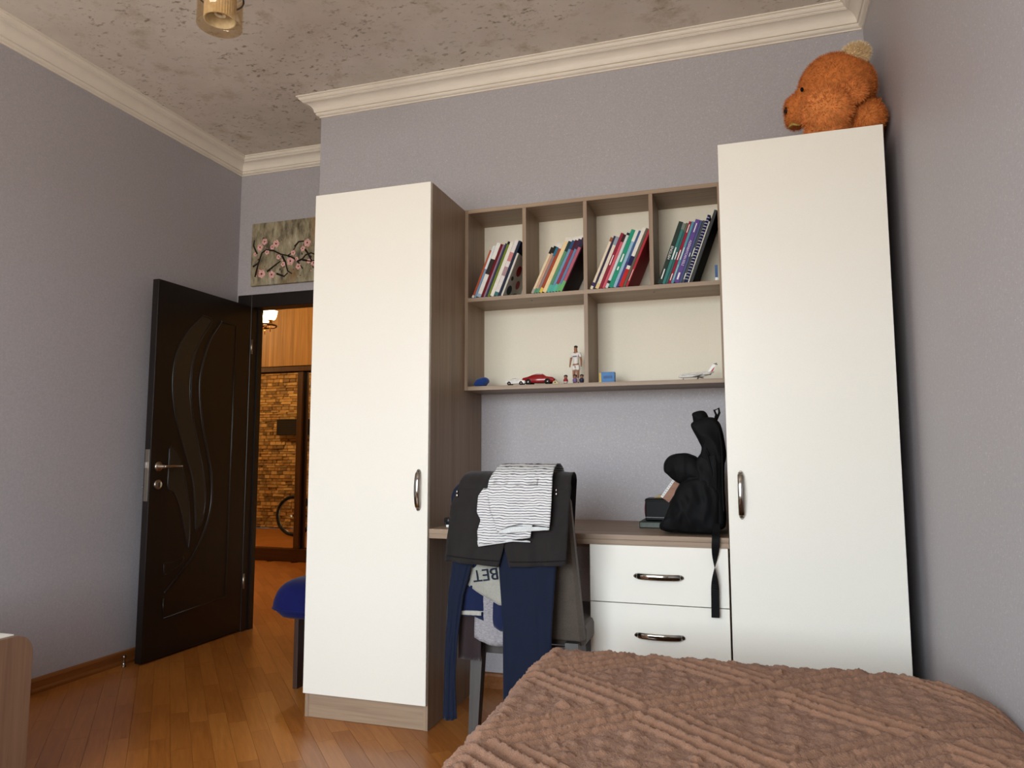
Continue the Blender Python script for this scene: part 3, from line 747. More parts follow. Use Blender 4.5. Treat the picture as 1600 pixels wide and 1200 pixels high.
# ------------------------------------------------------------------ books, leaning to the right in the four bays
PAGES = plain('book_pages', srgb(226, 220, 204), .8, .2, grain=300, amt=.08)
def cm(rgb, rough=.6):
    n = 'cover_%d_%d_%d' % rgb
    return plain(n, srgb(*rgb), rough, .15, grain=40, amt=.06)
TXT = plain('white_print', srgb(232, 232, 230), .5, .3)
RT = Matrix(((0, 1, 0, 0), (0, 0, -1, 0), (-1, 0, 0, 0), (0, 0, 0, 1)))   # text running down a spine
def book(xr, z0, th, t, h, d, rgb, label, bands=(), title=None, bars=(), y0=SYF+.006, cover=None, name='book'):
    b = .0014
    m_ = MB(); m_.prism([(-t, .0012), (-t+.0012, 0), (-.0012, 0), (0, .0012), (0, d), (-b, d), (-b, b), (-t+b, b), (-t+b, d), (-t, d)], 'z', 0, h)
    o = bpy.data.objects.new(name, m_.mesh(name)); o.data.materials.append(cm(rgb)); COL.objects.link(o)
    o.location = (xr, y0, z0+.0004); o.rotation_euler.y = th
    tag(o, label, 'book', 'books leaning in the four shelf bays')
    p = MB().box(-t+b+.0002, -b-.0002, b+.0004, d-.004, .002, h-.002).build('pages', PAGES); p.parent = o
    for (f0, f1, c) in bands:
        q = MB().box(-t-.0003, .0003, -.0004, .004, f0*h, f1*h).build('spine_band', cm(c)); q.parent = o
    for (f0, f1, wf_) in bars:      # lines of print too small to read
        q = MB().box(-t*(.5+wf_/2), -t*(.5-wf_/2), -.0006, .001, f0*h, f1*h).build('spine_print', TXT); q.parent = o
    if title:
        txt, fc, size = title
        me = text_mesh(txt, size, Matrix.Translation((-t/2, -.0006, fc*h)) @ RT)
        q = bpy.data.objects.new('title', me); me.materials.append(TXT); COL.objects.link(q); q.parent = o
    if cover:
        for (ya, yb, za, zb, c) in cover:
            q = MB().ell((.0002, d*(ya+yb)/2, h*(za+zb)/2), (.0006, d*(yb-ya)/2, h*(zb-za)/2), None, 12).build('cover_print', cm(c)); q.parent = o
    return o
def row(xlast, z0, th, specs, span):
    """specs left to right; the last one's foot stands at xlast; their thickness shares span"""
    tot = sum(s[0] for s in specs); x = xlast; sc = span/tot*math.cos(th)
    for s in specs[::-1]:
        t = s[0]*sc; book(x, z0, th, t*.97, s[1], s[2], s[3], s[4], **(s[5] if len(s) > 5 else {})); x -= t/math.cos(th)
S = MZ1
D_ = .208
bay = ' in the leftmost book bay'
row(-1.028, S, R(22), [
 (7, .232, D_, (176, 84, 52), 'thin orange-red book, first'+bay, dict(bands=[(0, .05, (225, 220, 205))])),
 (8, .252, D_, (120, 148, 176), 'pale blue and white striped book, second'+bay, dict(bands=[(.55, 1, (216, 220, 222))])),
 (15, .262, D_, (226, 224, 218), 'white book with a dark label block on its spine'+bay, dict(bands=[(.42, .70, (52, 44, 40)), (.0, .06, (160, 180, 200))])),
 (9, .256, D_, (104, 20, 28), 'dark red book beside the white one with dark label'+bay),
 (6, .254, D_, (150, 120, 140), 'thin mauve book right of the dark red one'+bay),
 (7, .258, D_, (52, 60, 82), 'slate-blue book left of the green one'+bay),
 (8, .266, D_, (110, 124, 40), 'olive-green book'+bay, dict(bands=[(.95, 1, (30, 30, 26))])),
 (13, .262, D_, (228, 224, 212), 'thick white book right of the olive one'+bay, dict(bars=[])),
 (14, .268, D_, (222, 216, 214), 'white book with pink pattern on its spine'+bay, dict(bands=[(.62, .78, (196, 128, 128)), (.36, .52, (170, 140, 146)), (0, .07, (60, 110, 110))])),
 (10, .264, D_, (36, 44, 62), 'navy book left of the patterned cover'+bay),
 (7, .205, D_, (206, 204, 196), 'shorter pale book showing a grey cover with red motifs, last'+bay,
  dict(cover=[(.25, .55, .55, .8, (150, 30, 34)), (.5, .75, .3, .5, (150, 30, 34)), (.1, .4, .08, .3, (40, 62, 66)), (.55, .95, .05, .22, (36, 56, 60)), (.6, .9, .7, .92, (156, 34, 36)), (.1, .25, .4, .5, (60, 60, 58))])),
], .150)
bay = ' in the second book bay'
row(-.748, S, R(25), [
 (8, .222, D_, (224, 206, 172), 'thin cream book, first'+bay, dict(bands=[(.86, 1, (40, 32, 28)), (0, .1, (170, 160, 150))])),
 (8, .226, D_, (196, 156, 132), 'beige-pink book, second'+bay, dict(bands=[(.85, 1, (36, 30, 28)), (0, .1, (80, 140, 110))])),
 (8, .24, D_, (140, 122, 122), 'grey-mauve book with dark blue top'+bay, dict(bands=[(.74, .92, (40, 112, 140)), (.92, 1, (222, 218, 210)), (0, .09, (96, 150, 116))])),
 (9, .236, D_, (160, 74, 46), 'rust-red book with yellow foot'+bay, dict(bands=[(0, .10, (222, 190, 84)), (.9, 1, (220, 214, 205))])),
 (13, .262, D_, (232, 208, 160), 'tall cream-yellow book'+bay, dict(bands=[(.93, 1, (222, 214, 200))])),
 (10, .256, D_, (86, 142, 108), 'green book with dark top'+bay, dict(bands=[(.76, .95, (36, 60, 62)), (.95, 1, (225, 222, 215)), (0, .14, (88, 176, 156))])),
 (9, .262, D_, (112, 148, 180), 'light blue book'+bay, dict(bands=[(.78, .94, (46, 76, 116)), (.94, 1, (225, 222, 215)), (0, .12, (80, 168, 160))])),
 (9, .262, D_, (150, 54, 72), 'maroon-rose book'+bay, dict(bands=[(.76, .94, (72, 28, 44)), (.94, 1, (225, 222, 215)), (0, .14, (88, 180, 156))])),
 (9, .266, D_, (104, 128, 164), 'steel-blue book'+bay, dict(bands=[(.76, .94, (60, 40, 66)), (.94, 1, (225, 222, 215)), (0, .14, (100, 170, 120))])),
 (10, .268, D_, (176, 96, 112), 'dusty pink book with green foot'+bay, dict(bands=[(.78, .95, (44, 40, 60)), (.95, 1, (225, 222, 215)), (0, .18, (110, 176, 110))])),
 (4, .262, D_, (44, 14, 20), 'thin dark maroon book with its cover showing, last'+bay),
], .148)
bay = ' in the third book bay'
row(-.464, S, R(23), [
 (8, .240, D_, (226, 212, 188), 'cream book with violet foot, first'+bay, dict(bands=[(.0, .06, (222, 210, 190)), (.06, .13, (62, 50, 90)), (.92, 1, (150, 92, 62))])),
 (7, .246, D_, (56, 48, 72), 'dark violet-navy book, second'+bay),
 (11, .240, D_, (224, 214, 196), 'off-white book with blue-grey top'+bay, dict(bands=[(.84, 1, (142, 156, 170)), (0, .1, (220, 196, 140))])),
 (10, .256, D_, (138, 40, 58), 'maroon book'+bay, dict(bars=[(.42, .6, .3)])),
 (9, .248, D_, (204, 96, 108), 'pink book'+bay, dict(bands=[(.86, 1, (60, 30, 30))])),
 (9, .262, D_, (206, 214, 216), 'pale grey-white book with black print on its spine'+bay, dict(bands=[(.93, .97, (40, 40, 44)), (.08, .13, (40, 40, 44))])),
 (14, .266, D_, (40, 146, 116), 'thick emerald green book'+bay, dict(bars=[(.44, .58, .35), (.30, .36, .3)])),
 (10, .264, D_, (150, 184, 206), 'light blue book with white top'+bay, dict(bands=[(.80, 1, (226, 226, 216))])),
 (7, .260, D_, (66, 94, 140), 'blue book with violet foot'+bay, dict(bands=[(0, .45, (72, 66, 124))])),
 (12, .270, D_, (226, 222, 212), 'white book with navy band and red foot'+bay, dict(bands=[(.36, .52, (34, 30, 78)), (0, .30, (188, 40, 34))])),
 (8, .268, D_, (96, 92, 78), 'grey-brown book'+bay),
 (8, .262, D_, (168, 52, 60), 'red book whose dark red cover faces the divider, last'+bay, dict(bars=[(.1, .3, .2)])),
], .165)
bay = ' in the rightmost book bay'
row(-.2285, S, R(20), [
 (15, 0.277, D_, (44, 58, 52), 'dark green-black book titled ENGLISH, first'+bay, dict(title=('ENGLISH', .50, .015), bars=[(.08, .24, .25)])),
 (10, 0.269, D_, (60, 122, 118), 'teal book, second'+bay, dict(bars=[(.40, .60, .4)], bands=[(.9, 1, (120, 130, 124))])),
 (8, 0.269, D_, (52, 98, 96), 'dark teal book left of the crimson one'+bay, dict(bars=[(.40, .52, .35)], bands=[(.86, 1, (96, 100, 84))])),
 (9, 0.275, D_, (150, 32, 56), 'crimson book'+bay, dict(bars=[(.38, .54, .35), (.82, .95, .3), (.05, .16, .3)])),
 (9, 0.273, D_, (88, 146, 164), 'blue-teal book right of the crimson one'+bay, dict(bars=[(.38, .58, .3), (.06, .3, .15)])),
 (16, 0.279, D_, (98, 74, 142), 'purple book titled AZERBAYCAN DILI'+bay, dict(title=('AZ\u018fRBAYCAN D\u0130L\u0130', .47, .0125), bars=[(.80, .94, .2), (.05, .16, .35)])),
 (8, 0.275, D_, (76, 88, 126), 'slate-blue book right of the purple one'+bay, dict(bars=[(.42, .48, .3)])),
 (9, 0.273, D_, (70, 76, 84), 'dark grey book'+bay, dict(bars=[(.42, .56, .3), (.05, .15, .3)])),
], .112)
# spiral notebook and two big folders
o = book(-.2145, S, R(20), .0125, .296, D_, (26, 34, 82), 'navy spiral-bound notebook with white coils'+bay, name='spiral_notebook')
for k in range(22):
    q = MB().torus((-.007, .0, .012+k*.0129), .0065, .0014, Matrix.Rotation(R(0), 4, 'X'), 14, 6).build('coil', TXT); q.parent = o
o = book(-.2085, S, R(20), .005, .268, D_, (214, 212, 204), 'thin white booklet beside the big dark folder'+bay)
o = book(-.194, S, R(20), .0125, .316, .21, (62, 66, 68), 'tall dark grey folder with black cover against the right side'+bay, name='folder')
q = MB().box(.0002, .0012, .003, .206, .003, .312).build('front_cover', plain('black_card', srgb(8, 8, 10), .7, .08)); q.parent = o
o = MB().box(-.103, -.092, SYF+.008, SYF+.016, S+.0005, S+.066, .001).build('blue_pen_case', cm((74, 104, 150)))
MB().box(-.1032, -.0918, SYF+.0075, SYF+.0165, S+.0005, S+.014, .001).build('end_cap', TXT, o)
tag(o, 'small upright blue strip standing before the black folder', 'marker')

# ------------------------------------------------------------------ toys on the lower shelf boards
TZ = SB+.0182
def spline(pts, n=6):
    P = [Vector(p) for p in pts]; out = []
    for i in range(len(P)-1):
        p0 = P[max(i-1, 0)]; p1 = P[i]; p2 = P[i+1]; p3 = P[min(i+2, len(P)-1)]
        for k in range(n):
            t = k/n; out.append(.5*((2*p1)+(p2-p0)*t+(2*p0-5*p1+4*p2-p3)*t*t+(3*p1-p0-3*p2+p3)*t**3))
    out.append(P[-1]); return out
def car(x0, x1, yc, m, label, gm, name='toy_car', flip=False):
    L = x1-x0; k = L
    t = thing(name, ((x0+x1)/2, yc, TZ), label, 'toy car')
    sd = [(0, .10), (.0, .17), (.04, .22), (.24, .25), (.36, .33), (.52, .345), (.68, .31), (.82, .25), (.97, .22), (1, .16), (.99, .08), (.90, .07), (.1, .07)]
    if flip: sd = [(1-a, b) for a, b in sd]
    hw = .20*k
    P = [(x0+a*k, TZ+b*k) for a, b in sd]
    b = bmesh.new(); rings = []
    for (yy, s1, s2) in ((-hw, .96, .93), (-hw*.92, 1, 1), (hw*.92, 1, 1), (hw, .96, .93)):
        cxx, czz = (x0+x1)/2, TZ+.17*k
        rings.append([b.verts.new((cxx+(p[0]-cxx)*s1, yc+yy*(1 if p[1] < TZ+.26*k else .78), czz+(p[1]-czz)*s2)) for p in P])
    n = len(P)
    for i in range(3):
        for j in range(n): b.faces.new((rings[i][j], rings[i][(j+1) % n], rings[i+1][(j+1) % n], rings[i+1][j]))
    b.faces.new(rings[0][::-1]); b.faces.new(rings[-1]); bmesh.ops.recalc_face_normals(b, faces=b.faces[:])
    for f in b.faces: f.smooth = True
    me = bpy.data.meshes.new('body'); b.to_mesh(me); b.free()
    body = obj('body', me, m, t)
    fx = (lambda a: x0+(1-a)*k) if flip else (lambda a: x0+a*k)
    g = [(fx(.29), TZ+.265*k), (fx(.38), TZ+.318*k), (fx(.52), TZ+.33*k), (fx(.66), TZ+.30*k), (fx(.72), TZ+.262*k)]
    MB().prism(g, 'y', yc-hw*.82, yc-hw*.70).build('window', gm, body); MB().prism(g, 'y', yc+hw*.70, yc+hw*.82).build('window', gm, body)
    for a in (.2, .8):
        for s_ in (-1, 1):
            MB().lathe([(.0, -.022*k), (.085*k, -.022*k), (.095*k, -.012*k), (.095*k, .012*k), (.085*k, .022*k), (0, .022*k)], (x0+a*k, yc+s_*hw*.93, TZ+.095*k), 18, Matrix.Rotation(R(90), 4, 'X')).build('wheel', RUB, t)
            MB().lathe([(0, -.024*k), (.05*k, -.024*k), (.05*k, .024*k), (0, .024*k)], (x0+a*k, yc+s_*hw*.93, TZ+.095*k), 12, Matrix.Rotation(R(90), 4, 'X')).build('hub_cap', CHROME, t)
    for z_ in (.15,):
        MB().ell((fx(.015), yc-hw*.65, TZ+.175*k), (.012*k, .035*k, .018*k), None, 10).build('headlight', TXT, t)
    return t
DG = plain('dark_glazing', srgb(24, 26, 32), .1, .5)
car(at(791, 600, SYF+.03).x, at(822, 600, SYF+.03).x, SYF+.03, plain('white_car_paint', srgb(228, 226, 220), .2, .5, 0, .5), 'small white toy car left of the red toy car', DG)
car(at(818, 600, SYF+.055).x, at(868, 600, SYF+.055).x, SYF+.055, plain('red_car_paint', srgb(140, 16, 26), .2, .5, 0, .6), 'red toy car on the left lower shelf', DG, flip=True)
gy = at(868, 600, SYF+.02)
o = MB().prism([(gy.x-.012, TZ), (gy.x+.018, TZ), (gy.x+.014, TZ+.006), (gy.x+.002, TZ+.016), (gy.x-.010, TZ+.012)], 'y', SYF+.012, SYF+.034, .0015).build('toy_block', plain('tan_toy_plastic', srgb(196, 178, 132), .5))
MB().lathe([(.003, 0), (.003, .001), (0, .0012)], (gy.x, SYF+.0115, TZ+.007), 10, Matrix.Rotation(R(90), 4, 'X')).build('stud', BLACKP, o)
tag(o, 'tiny tan wedge toy at the end of the red car', 'toy')
# blue cloth bundle in the left corner
bl = MB(); q = at(752, 600, SYF+.06)
bl.ell((q.x, SYF+.06, TZ+.018), (.030, .035, .022)); bl.ell((q.x+.012, SYF+.065, TZ+.026), (.024, .03, .018)); bl.ell((q.x-.016, SYF+.05, TZ+.010), (.018, .02, .011))
me = fuse(bl, .004, 2)
zm = min(v.co.z for v in me.vertices)
for v in me.vertices: v.co.z += TZ-zm
o = obj('cloth_bundle', me, fabric('royal_blue_cloth', srgb(30, 62, 128)))
tag(o, 'small royal blue cloth bundle in the shelf corner by the left wardrobe', 'cloth')

SKIN = plain('toy_skin', srgb(150, 104, 78), .5, .3); KITW = plain('white_kit', srgb(226, 222, 216), .6, .3, grain=120, amt=.05); HAIRK = plain('dark_hair', srgb(28, 22, 20), .7)
def skin_body(joints, edges, voxel=None, sub=2):
    me = bpy.data.meshes.new('b'); me.from_pydata([j[0] for j in joints], edges, []); o = bpy.data.objects.new('tmp', me); COL.objects.link(o)
    sk = o.modifiers.new('s', 'SKIN'); sk.use_smooth_shade = True
    for i, j in enumerate(joints):
        v = me.skin_vertices[0].data[i]; v.radius = (j[1], j[2] if len(j) > 2 else j[1]); v.use_root = (i == 0)
    ss = o.modifiers.new('u', 'SUBSURF'); ss.levels = sub; ss.render_levels = sub
    r_ = evaluated(o); bpy.data.objects.remove(o); r_.polygons.foreach_set('use_smooth', [True]*len(r_.polygons)); return r_
# standing footballer figure
fx = at(900, 590, SYF+.085).x; fy = SYF+.085; H = .178
ft = thing('footballer_figure', (fx, fy, TZ), 'tall standing footballer figure in a white kit on the left lower shelf', 'figurine')
k = H
J = [((0, 0, .52*k), .058*k, .045*k), ((0, 0, .63*k), .060*k, .045*k), ((0, 0, .76*k), .072*k, .048*k), ((0, 0, .835*k), .030*k), ((0, -.005*k, .90*k), .040*k, .046*k), ((0, -.005*k, .965*k), .036*k, .042*k),
     ((.035*k, 0, .47*k), .045*k), ((.045*k, 0, .27*k), .032*k), ((.048*k, .004*k, .05*k), .020*k), ((.055*k, -.045*k, .018*k), .018*k),
     ((-.035*k, 0, .47*k), .045*k), ((-.045*k, 0, .27*k), .032*k), ((-.048*k, .004*k, .05*k), .020*k), ((-.055*k, -.045*k, .018*k), .018*k),
     ((.085*k, 0, .785*k), .030*k), ((.118*k, .004*k, .64*k), .023*k), ((.128*k, -.018*k, .50*k), .016*k), ((.128*k, -.022*k, .455*k), .017*k, .012*k),
     ((-.085*k, 0, .785*k), .030*k), ((-.118*k, .004*k, .64*k), .023*k), ((-.128*k, -.018*k, .50*k), .016*k), ((-.128*k, -.022*k, .455*k), .017*k, .012*k)]
E_ = [(0, 1), (1, 2), (2, 3), (3, 4), (4, 5), (0, 6), (6, 7), (7, 8), (8, 9), (0, 10), (10, 11), (11, 12), (12, 13), (2, 14), (14, 15), (15, 16), (16, 17), (2, 18), (18, 19), (19, 20), (20, 21)]
def place(me, T_):
    me.transform(T_); return me
FT = Matrix.Translation((fx, fy, TZ)) @ Matrix.Rotation(R(-12), 4, 'Z') @ Matrix.Diagonal((1.2, 1.12, 1, 1))
me = place(skin_body(J, E_), FT)
zm = min(v.co.z for v in me.vertices); me.transform(Matrix.Translation((0, 0, TZ-zm)))
obj('body', me, SKIN, ft)
sj = [((0, 0, .50*k), .066*k, .052*k), ((0, 0, .63*k), .066*k, .052*k), ((0, 0, .775*k), .076*k, .054*k), ((0, 0, .825*k), .036*k), ((.088*k, 0, .785*k), .036*k), ((.112*k, .003*k, .68*k), .034*k), ((-.088*k, 0, .785*k), .036*k), ((-.112*k, .003*k, .68*k), .034*k)]
obj('shirt', place(skin_body(sj, [(0, 1), (1, 2), (2, 3), (2, 4), (4, 5), (2, 6), (6, 7)]), FT), KITW, ft)
hj = [((0, 0, .535*k), .066*k, .054*k), ((.038*k, 0, .47*k), .052*k), ((.046*k, 0, .355*k), .050*k), ((-.038*k, 0, .47*k), .052*k), ((-.046*k, 0, .355*k), .050*k)]
obj('shorts', place(skin_body(hj, [(0, 1), (1, 2), (0, 3), (3, 4)]), FT), KITW, ft)
for s_ in (1, -1):
    obj('sock', place(skin_body([((s_*.0465*k, .002*k, .20*k), .030*k), ((s_*.048*k, .004*k, .10*k), .026*k), ((s_*.048*k, .004*k, .055*k), .023*k)], [(0, 1), (1, 2)]), FT), KITW, ft)
    obj('boot', place(MB().ell((s_*.052*k, -.028*k, .022*k), (.024*k, .048*k, .021*k), None, 12).mesh('boot'), FT), KITW, ft)
obj('hair', place(MB().ell((0, .006*k, .955*k), (.041*k, .044*k, .036*k), None, 14).mesh('hair'), FT), HAIRK, ft)
obj('shirt_print', place(MB().box(-.045*k, .045*k, -.056*k, -.05*k, .695*k, .725*k, .001).mesh('print'), FT), plain('grey_print', srgb(120, 126, 138), .6), ft)
# three tiny big-headed player figures at its feet
def mini(u, yy, c, c2, label):
    x = at(u, 598, yy).x; s_ = .040
    t = thing('mini_player', (x, yy, TZ), label, 'figurine', 'tiny player figures on the shelf')
    b = MB(); b.ell((x, yy, TZ+s_*.76), (s_*.20, s_*.19, s_*.22), None, 14); b.lathe([(.0, s_*.25), (s_*.20, s_*.27), (s_*.24, s_*.45), (s_*.16, s_*.58), (0, s_*.6)], (x, yy, TZ), 16)
    b.tube([(x, yy, TZ+s_*.5), (x-s_*.26, yy-.002, TZ+s_*.36)], s_*.075, 8); b.tube([(x, yy, TZ+s_*.5), (x+s_*.26, yy-.002, TZ+s_*.36)], s_*.075, 8)
    for q in (-1, 1): b.tube([(x+q*s_*.10, yy, TZ+s_*.3), (x+q*s_*.11, yy, TZ+.002)], s_*.085, 8); b.ell((x+q*s_*.11, yy-s_*.06, TZ+s_*.05), (s_*.09, s_*.14, s_*.05), None, 10)
    obj('body', fuse(b, .0014, 1), SKIN, t)
    MB().lathe([(s_*.22, s_*.24), (s_*.255, s_*.30), (s_*.25, s_*.46), (s_*.175, s_*.585), (s_*.10, s_*.60)], (x, yy, TZ), 16).build('shirt', c, t)
    MB().ell((x, yy+s_*.03, TZ+s_*.85), (s_*.215, s_*.20, s_*.16), None, 14).build('hair', HAIRK, t)
    MB().lathe([(s_*.22, s_*.13), (s_*.235, s_*.25)], (x, yy, TZ), 16).build('shorts', c2, t)
    for q in (-1, 1): MB().ell((x+q*s_*.075, yy-s_*.185, TZ+s_*.76), (s_*.03, s_*.012, s_*.04), None, 8).build('eye', BLACKP, t)
mini(884, SYF+.03, plain('red_blue_kit', srgb(150, 40, 48), .5), KITW, 'tiny dark-haired player figure in red, left of the tall footballer')
mini(898.5, SYF+.026, plain('violet_kit', srgb(110, 92, 140), .5), plain('violet_kit', srgb(110, 92, 140), .5), 'tiny player figure in violet at the tall footballer\'s feet')
mini(909, SYF+.03, plain('navy_kit', srgb(34, 36, 66), .5), plain('navy_kit', srgb(34, 36, 66), .5), 'tiny player figure in navy beside the shelf divider')
# blue cardboard box with yellow side
qa, qb = at(941, 598, SYF+.05), at(960, 598, SYF+.05)
o = MB().box(qa.x-.004, qb.x, SYF+.05, SYF+.085, TZ, TZ+(at(950, 585, SYF+.05).z-at(950, 598, SYF+.05).z)+.012, .0008).build('small_box', plain('blue_card', srgb(52, 116, 176), .5))
hz = .046
MB().box(qa.x-.0135, qa.x-.0042, SYF+.052, SYF+.084, TZ, TZ+hz, .0006).build('yellow_side', plain('yellow_card', srgb(206, 170, 60), .5), o)
MB().box(qa.x+.006, qb.x-.008, SYF+.0493, SYF+.0502, TZ+.02, TZ+.032).build('print', plain('dark_blue_print', srgb(36, 84, 140), .5), o)
tag(o, 'small blue box with a yellow side beside the middle divider', 'box')
# model airliner with T-tail
ax0, ax1 = at(1060, 590, SYF+.06).x, at(1116, 590, SYF+.06).x; ay = SYF+.06; L = ax1-ax0
pt = thing('model_airplane', ((ax0+ax1)/2, ay, TZ), 'white model airliner with red-marked T-tail on the right lower shelf', 'toy airplane')
PWH = plain('white_gloss_model', srgb(224, 222, 216), .25, .5); az = TZ+.020
fu = [(ax0+L*t, ay, az+dz) for t, dz in ((0, -.003), (.04, -.001), (.12, 0), (.3, .001), (.65, .003), (.85, .008), (1.0, .014))]
MB().tube(fu, [.001, .006, .0095, .0105, .0105, .007, .002], 16).build('fuselage', PWH, pt)
GM = plain('grey_model_wing', srgb(150, 150, 150), .35, .5)
for s_ in (-1, 1):
    MB().prism([(ax0+L*.40, ay+s_*.006), (ax0+L*.56, ay+s_*.006), (ax0+L*.70, ay+s_*.062), (ax0+L*.64, ay+s_*.064)], 'z', az-.005, az-.0025).build('wing', GM, pt)
    MB().lathe([(0, -.016), (.005, -.014), (.006, 0), (.0045, .016), (0, .017)], (ax0+L*.80, ay+s_*.014, az+.007), 14, Matrix.Rotation(R(90), 4, 'Y')).build('engine', PWH, pt)
    MB().prism([(ax0+L*.99, ay), (ax0+L*1.05, ay), (ax0+L*1.10, ay+s_*.026), (ax0+L*1.07, ay+s_*.027)], 'z', az+.046, az+.048).build('tailplane', GM, pt)
MB().prism([(ax0+L*.80, az+.010), (ax0+L*.95, az+.012), (ax0+L*1.06, az+.047), (ax0+L*.985, az+.047)], 'y', ay-.0015, ay+.0015).build('tail_fin', PWH, pt)
MB().prism([(ax0+L*.885, az+.0125), (ax0+L*.957, az+.0135), (ax0+L*1.02, az+.034), (ax0+L*.985, az+.030)], 'y', ay-.0019, ay+.0019).build('tail_marking', plain('red_marking', srgb(176, 24, 36), .4), pt)
gr = MB()
for (a, yy) in ((.14, 0), (.55, -.012), (.55, .012)):
    gr.tube([(ax0+L*a, ay+yy, az-.004), (ax0+L*a, ay+yy, TZ+.004)], .001, 6); gr.lathe([(0, -.0015), (.004, -.0015), (.004, .0015), (0, .0015)], (ax0+L*a, ay+yy, TZ+.004), 12, Matrix.Rotation(R(90), 4, 'X'))
gr.build('landing_gear', BLACKP, pt)
MB().tube([(ax0+L*.10, ay-.0098, az+.002), (ax0+L*.4, ay-.0108, az+.003), (ax0+L*.72, ay-.0098, az+.005)], .0008, 6).build('window_line', plain('window_print', srgb(70, 70, 76), .5), pt)

# ------------------------------------------------------------------ things on the desk
def pxpoly(pix, Y): return [(at(u, v, Y).x, at(u, v, Y).z) for u, v in pix]
# dark green notebook, with a black pencil box with red end plate on it
g0, g1 = at(1000, 820, 2.98), at(1062, 820, 2.98)
nb = MB().box(g0.x, g1.x+.05, 2.96, 3.14, DZ+.0004, DZ+.026, .002).build('notebook', plain('dark_green_cover', srgb(26, 38, 34), .5, .2))
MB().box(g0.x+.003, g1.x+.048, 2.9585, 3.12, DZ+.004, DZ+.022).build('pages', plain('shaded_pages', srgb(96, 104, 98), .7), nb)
tag(nb, 'thick dark green notebook lying on the desk under the black case', 'notebook')
b0, b1 = at(1008, 790, 3.0), at(1062, 790, 3.0); bz = DZ+.0265
pc = thing('pencil_case', ((b0.x+b1.x)/2, 3.06, bz), 'glossy black box with red end plate behind the backpack', 'pencil case')
GB = plain('glossy_black', srgb(8, 8, 9), .45, .12)
box('body', b0.x, b1.x+.03, 3.0, 3.11, bz, bz+.088, GB, pc, .004)
box('rim', b0.x-.001, b1.x+.031, 2.998, 3.112, bz+.076, bz+.082, GB, pc, .001)
box('lid_line', b0.x+.002, b1.x+.03, 2.9985, 3.0, bz+.012, bz+.0145, plain('grey_line', srgb(120, 120, 120), .4), pc)
MB().ell((b0.x-.0015, 3.055, bz+.042), (.0055, .05, .040), None, 20).build('end_plate', plain('dark_red_lacquer', srgb(112, 16, 28), .2, .5), pc)
# ruler-like wooden piece with white edge leaning out of it
rl = MB(); ra = at(1034, 779, 2.99); rb = at(1056, 748, 2.99)
dv = Vector((rb.x-ra.x, 0, rb.z-ra.z)).normalized(); nv = Vector((dv.z, 0, -dv.x))
ln = (rb-ra).length+.03
def slab(p, d_, n_, l_, w0, w1, y0, y1, name, m, parent=None):
    q = [p+n_*w0, p+n_*w1, p+n_*w1+d_*l_, p+n_*w0+d_*l_]
    return MB().prism([(a.x, a.z) for a in q], 'y', y0, y1, .0006).build(name, m, parent)
ruler = slab(ra+Vector((0, 0, .006)), dv, nv, ln, .006, .036, 2.978, 2.990, 'wooden_block', wood('red_brown_wood', srgb(120, 74, 48), srgb(160, 108, 74), 'x'))
slab(ra+Vector((0, 0, .006)), dv, nv, ln, -.004, .006, 2.978, 2.990, 'white_edge', TXT, ruler)
for k in range(8): slab(ra+Vector((0, 0, .006))+dv*(.008+k*.010), dv, nv, .0015, -.002, .003, 2.9772, 2.978, 'tick', BLACKP, ruler)
tag(ruler, 'reddish wooden strip with white edge leaning against the backpack', 'ruler')
yb_ = at(1027, 769, 3.06)
o = MB().prism([(yb_.x-.012, bz+.0885), (yb_.x+.030, bz+.0885), (yb_.x+.028, bz+.105), (yb_.x+.006, bz+.100)], 'y', 3.03, 3.09, .002).build('folded_paper', plain('straw_card', srgb(170, 150, 104), .7))
MB().box(yb_.x+.0, yb_.x+.026, 3.028, 3.0305, bz+.090, bz+.094).build('fold', plain('straw_card_edge', srgb(140, 122, 84), .7), o)
tag(o, 'straw-coloured folded card on top of the black box', 'card')
gp = at(893, 818, 2.80)
o = MB().lathe([(0, 0), (.006, .001), (.011, .008), (.011, .014), (.007, .021), (0, .023)], (gp.x, 2.80, DZ+.0003), 14).build('green_toy', plain('green_toy_plastic', srgb(28, 92, 52), .3))
MB().lathe([(.003, .020), (.004, .026), (.003, .032), (0, .033)], (gp.x, 2.80, DZ), 10).build('knob', plain('dark_green_plastic', srgb(18, 60, 36), .3), o)
tag(o, 'small green plastic toy on the desk right of the clothes', 'toy')
bp_ = at(703, 817, 2.78)
o = MB().box(bp_.x-.018, bp_.x+.02, 2.76, 2.80, DZ+.010, DZ+.038, .004).build('small_speaker', BLACKP)
MB().lathe([(.013, 0), (.013, .002), (0, .003)], (bp_.x, 2.76, DZ+.026), 14, Matrix.Rotation(R(90), 4, 'X')).build('speaker_grille', plain('dark_grey_plastic', srgb(34, 34, 36), .4), o)
MB().box(bp_.x-.010, bp_.x+.018, 2.762, 2.80, DZ+.0003, DZ+.010, .002).build('white_base', TXT, o)
tag(o, 'small black gadget with white base on the desk by the left wardrobe', 'gadget')

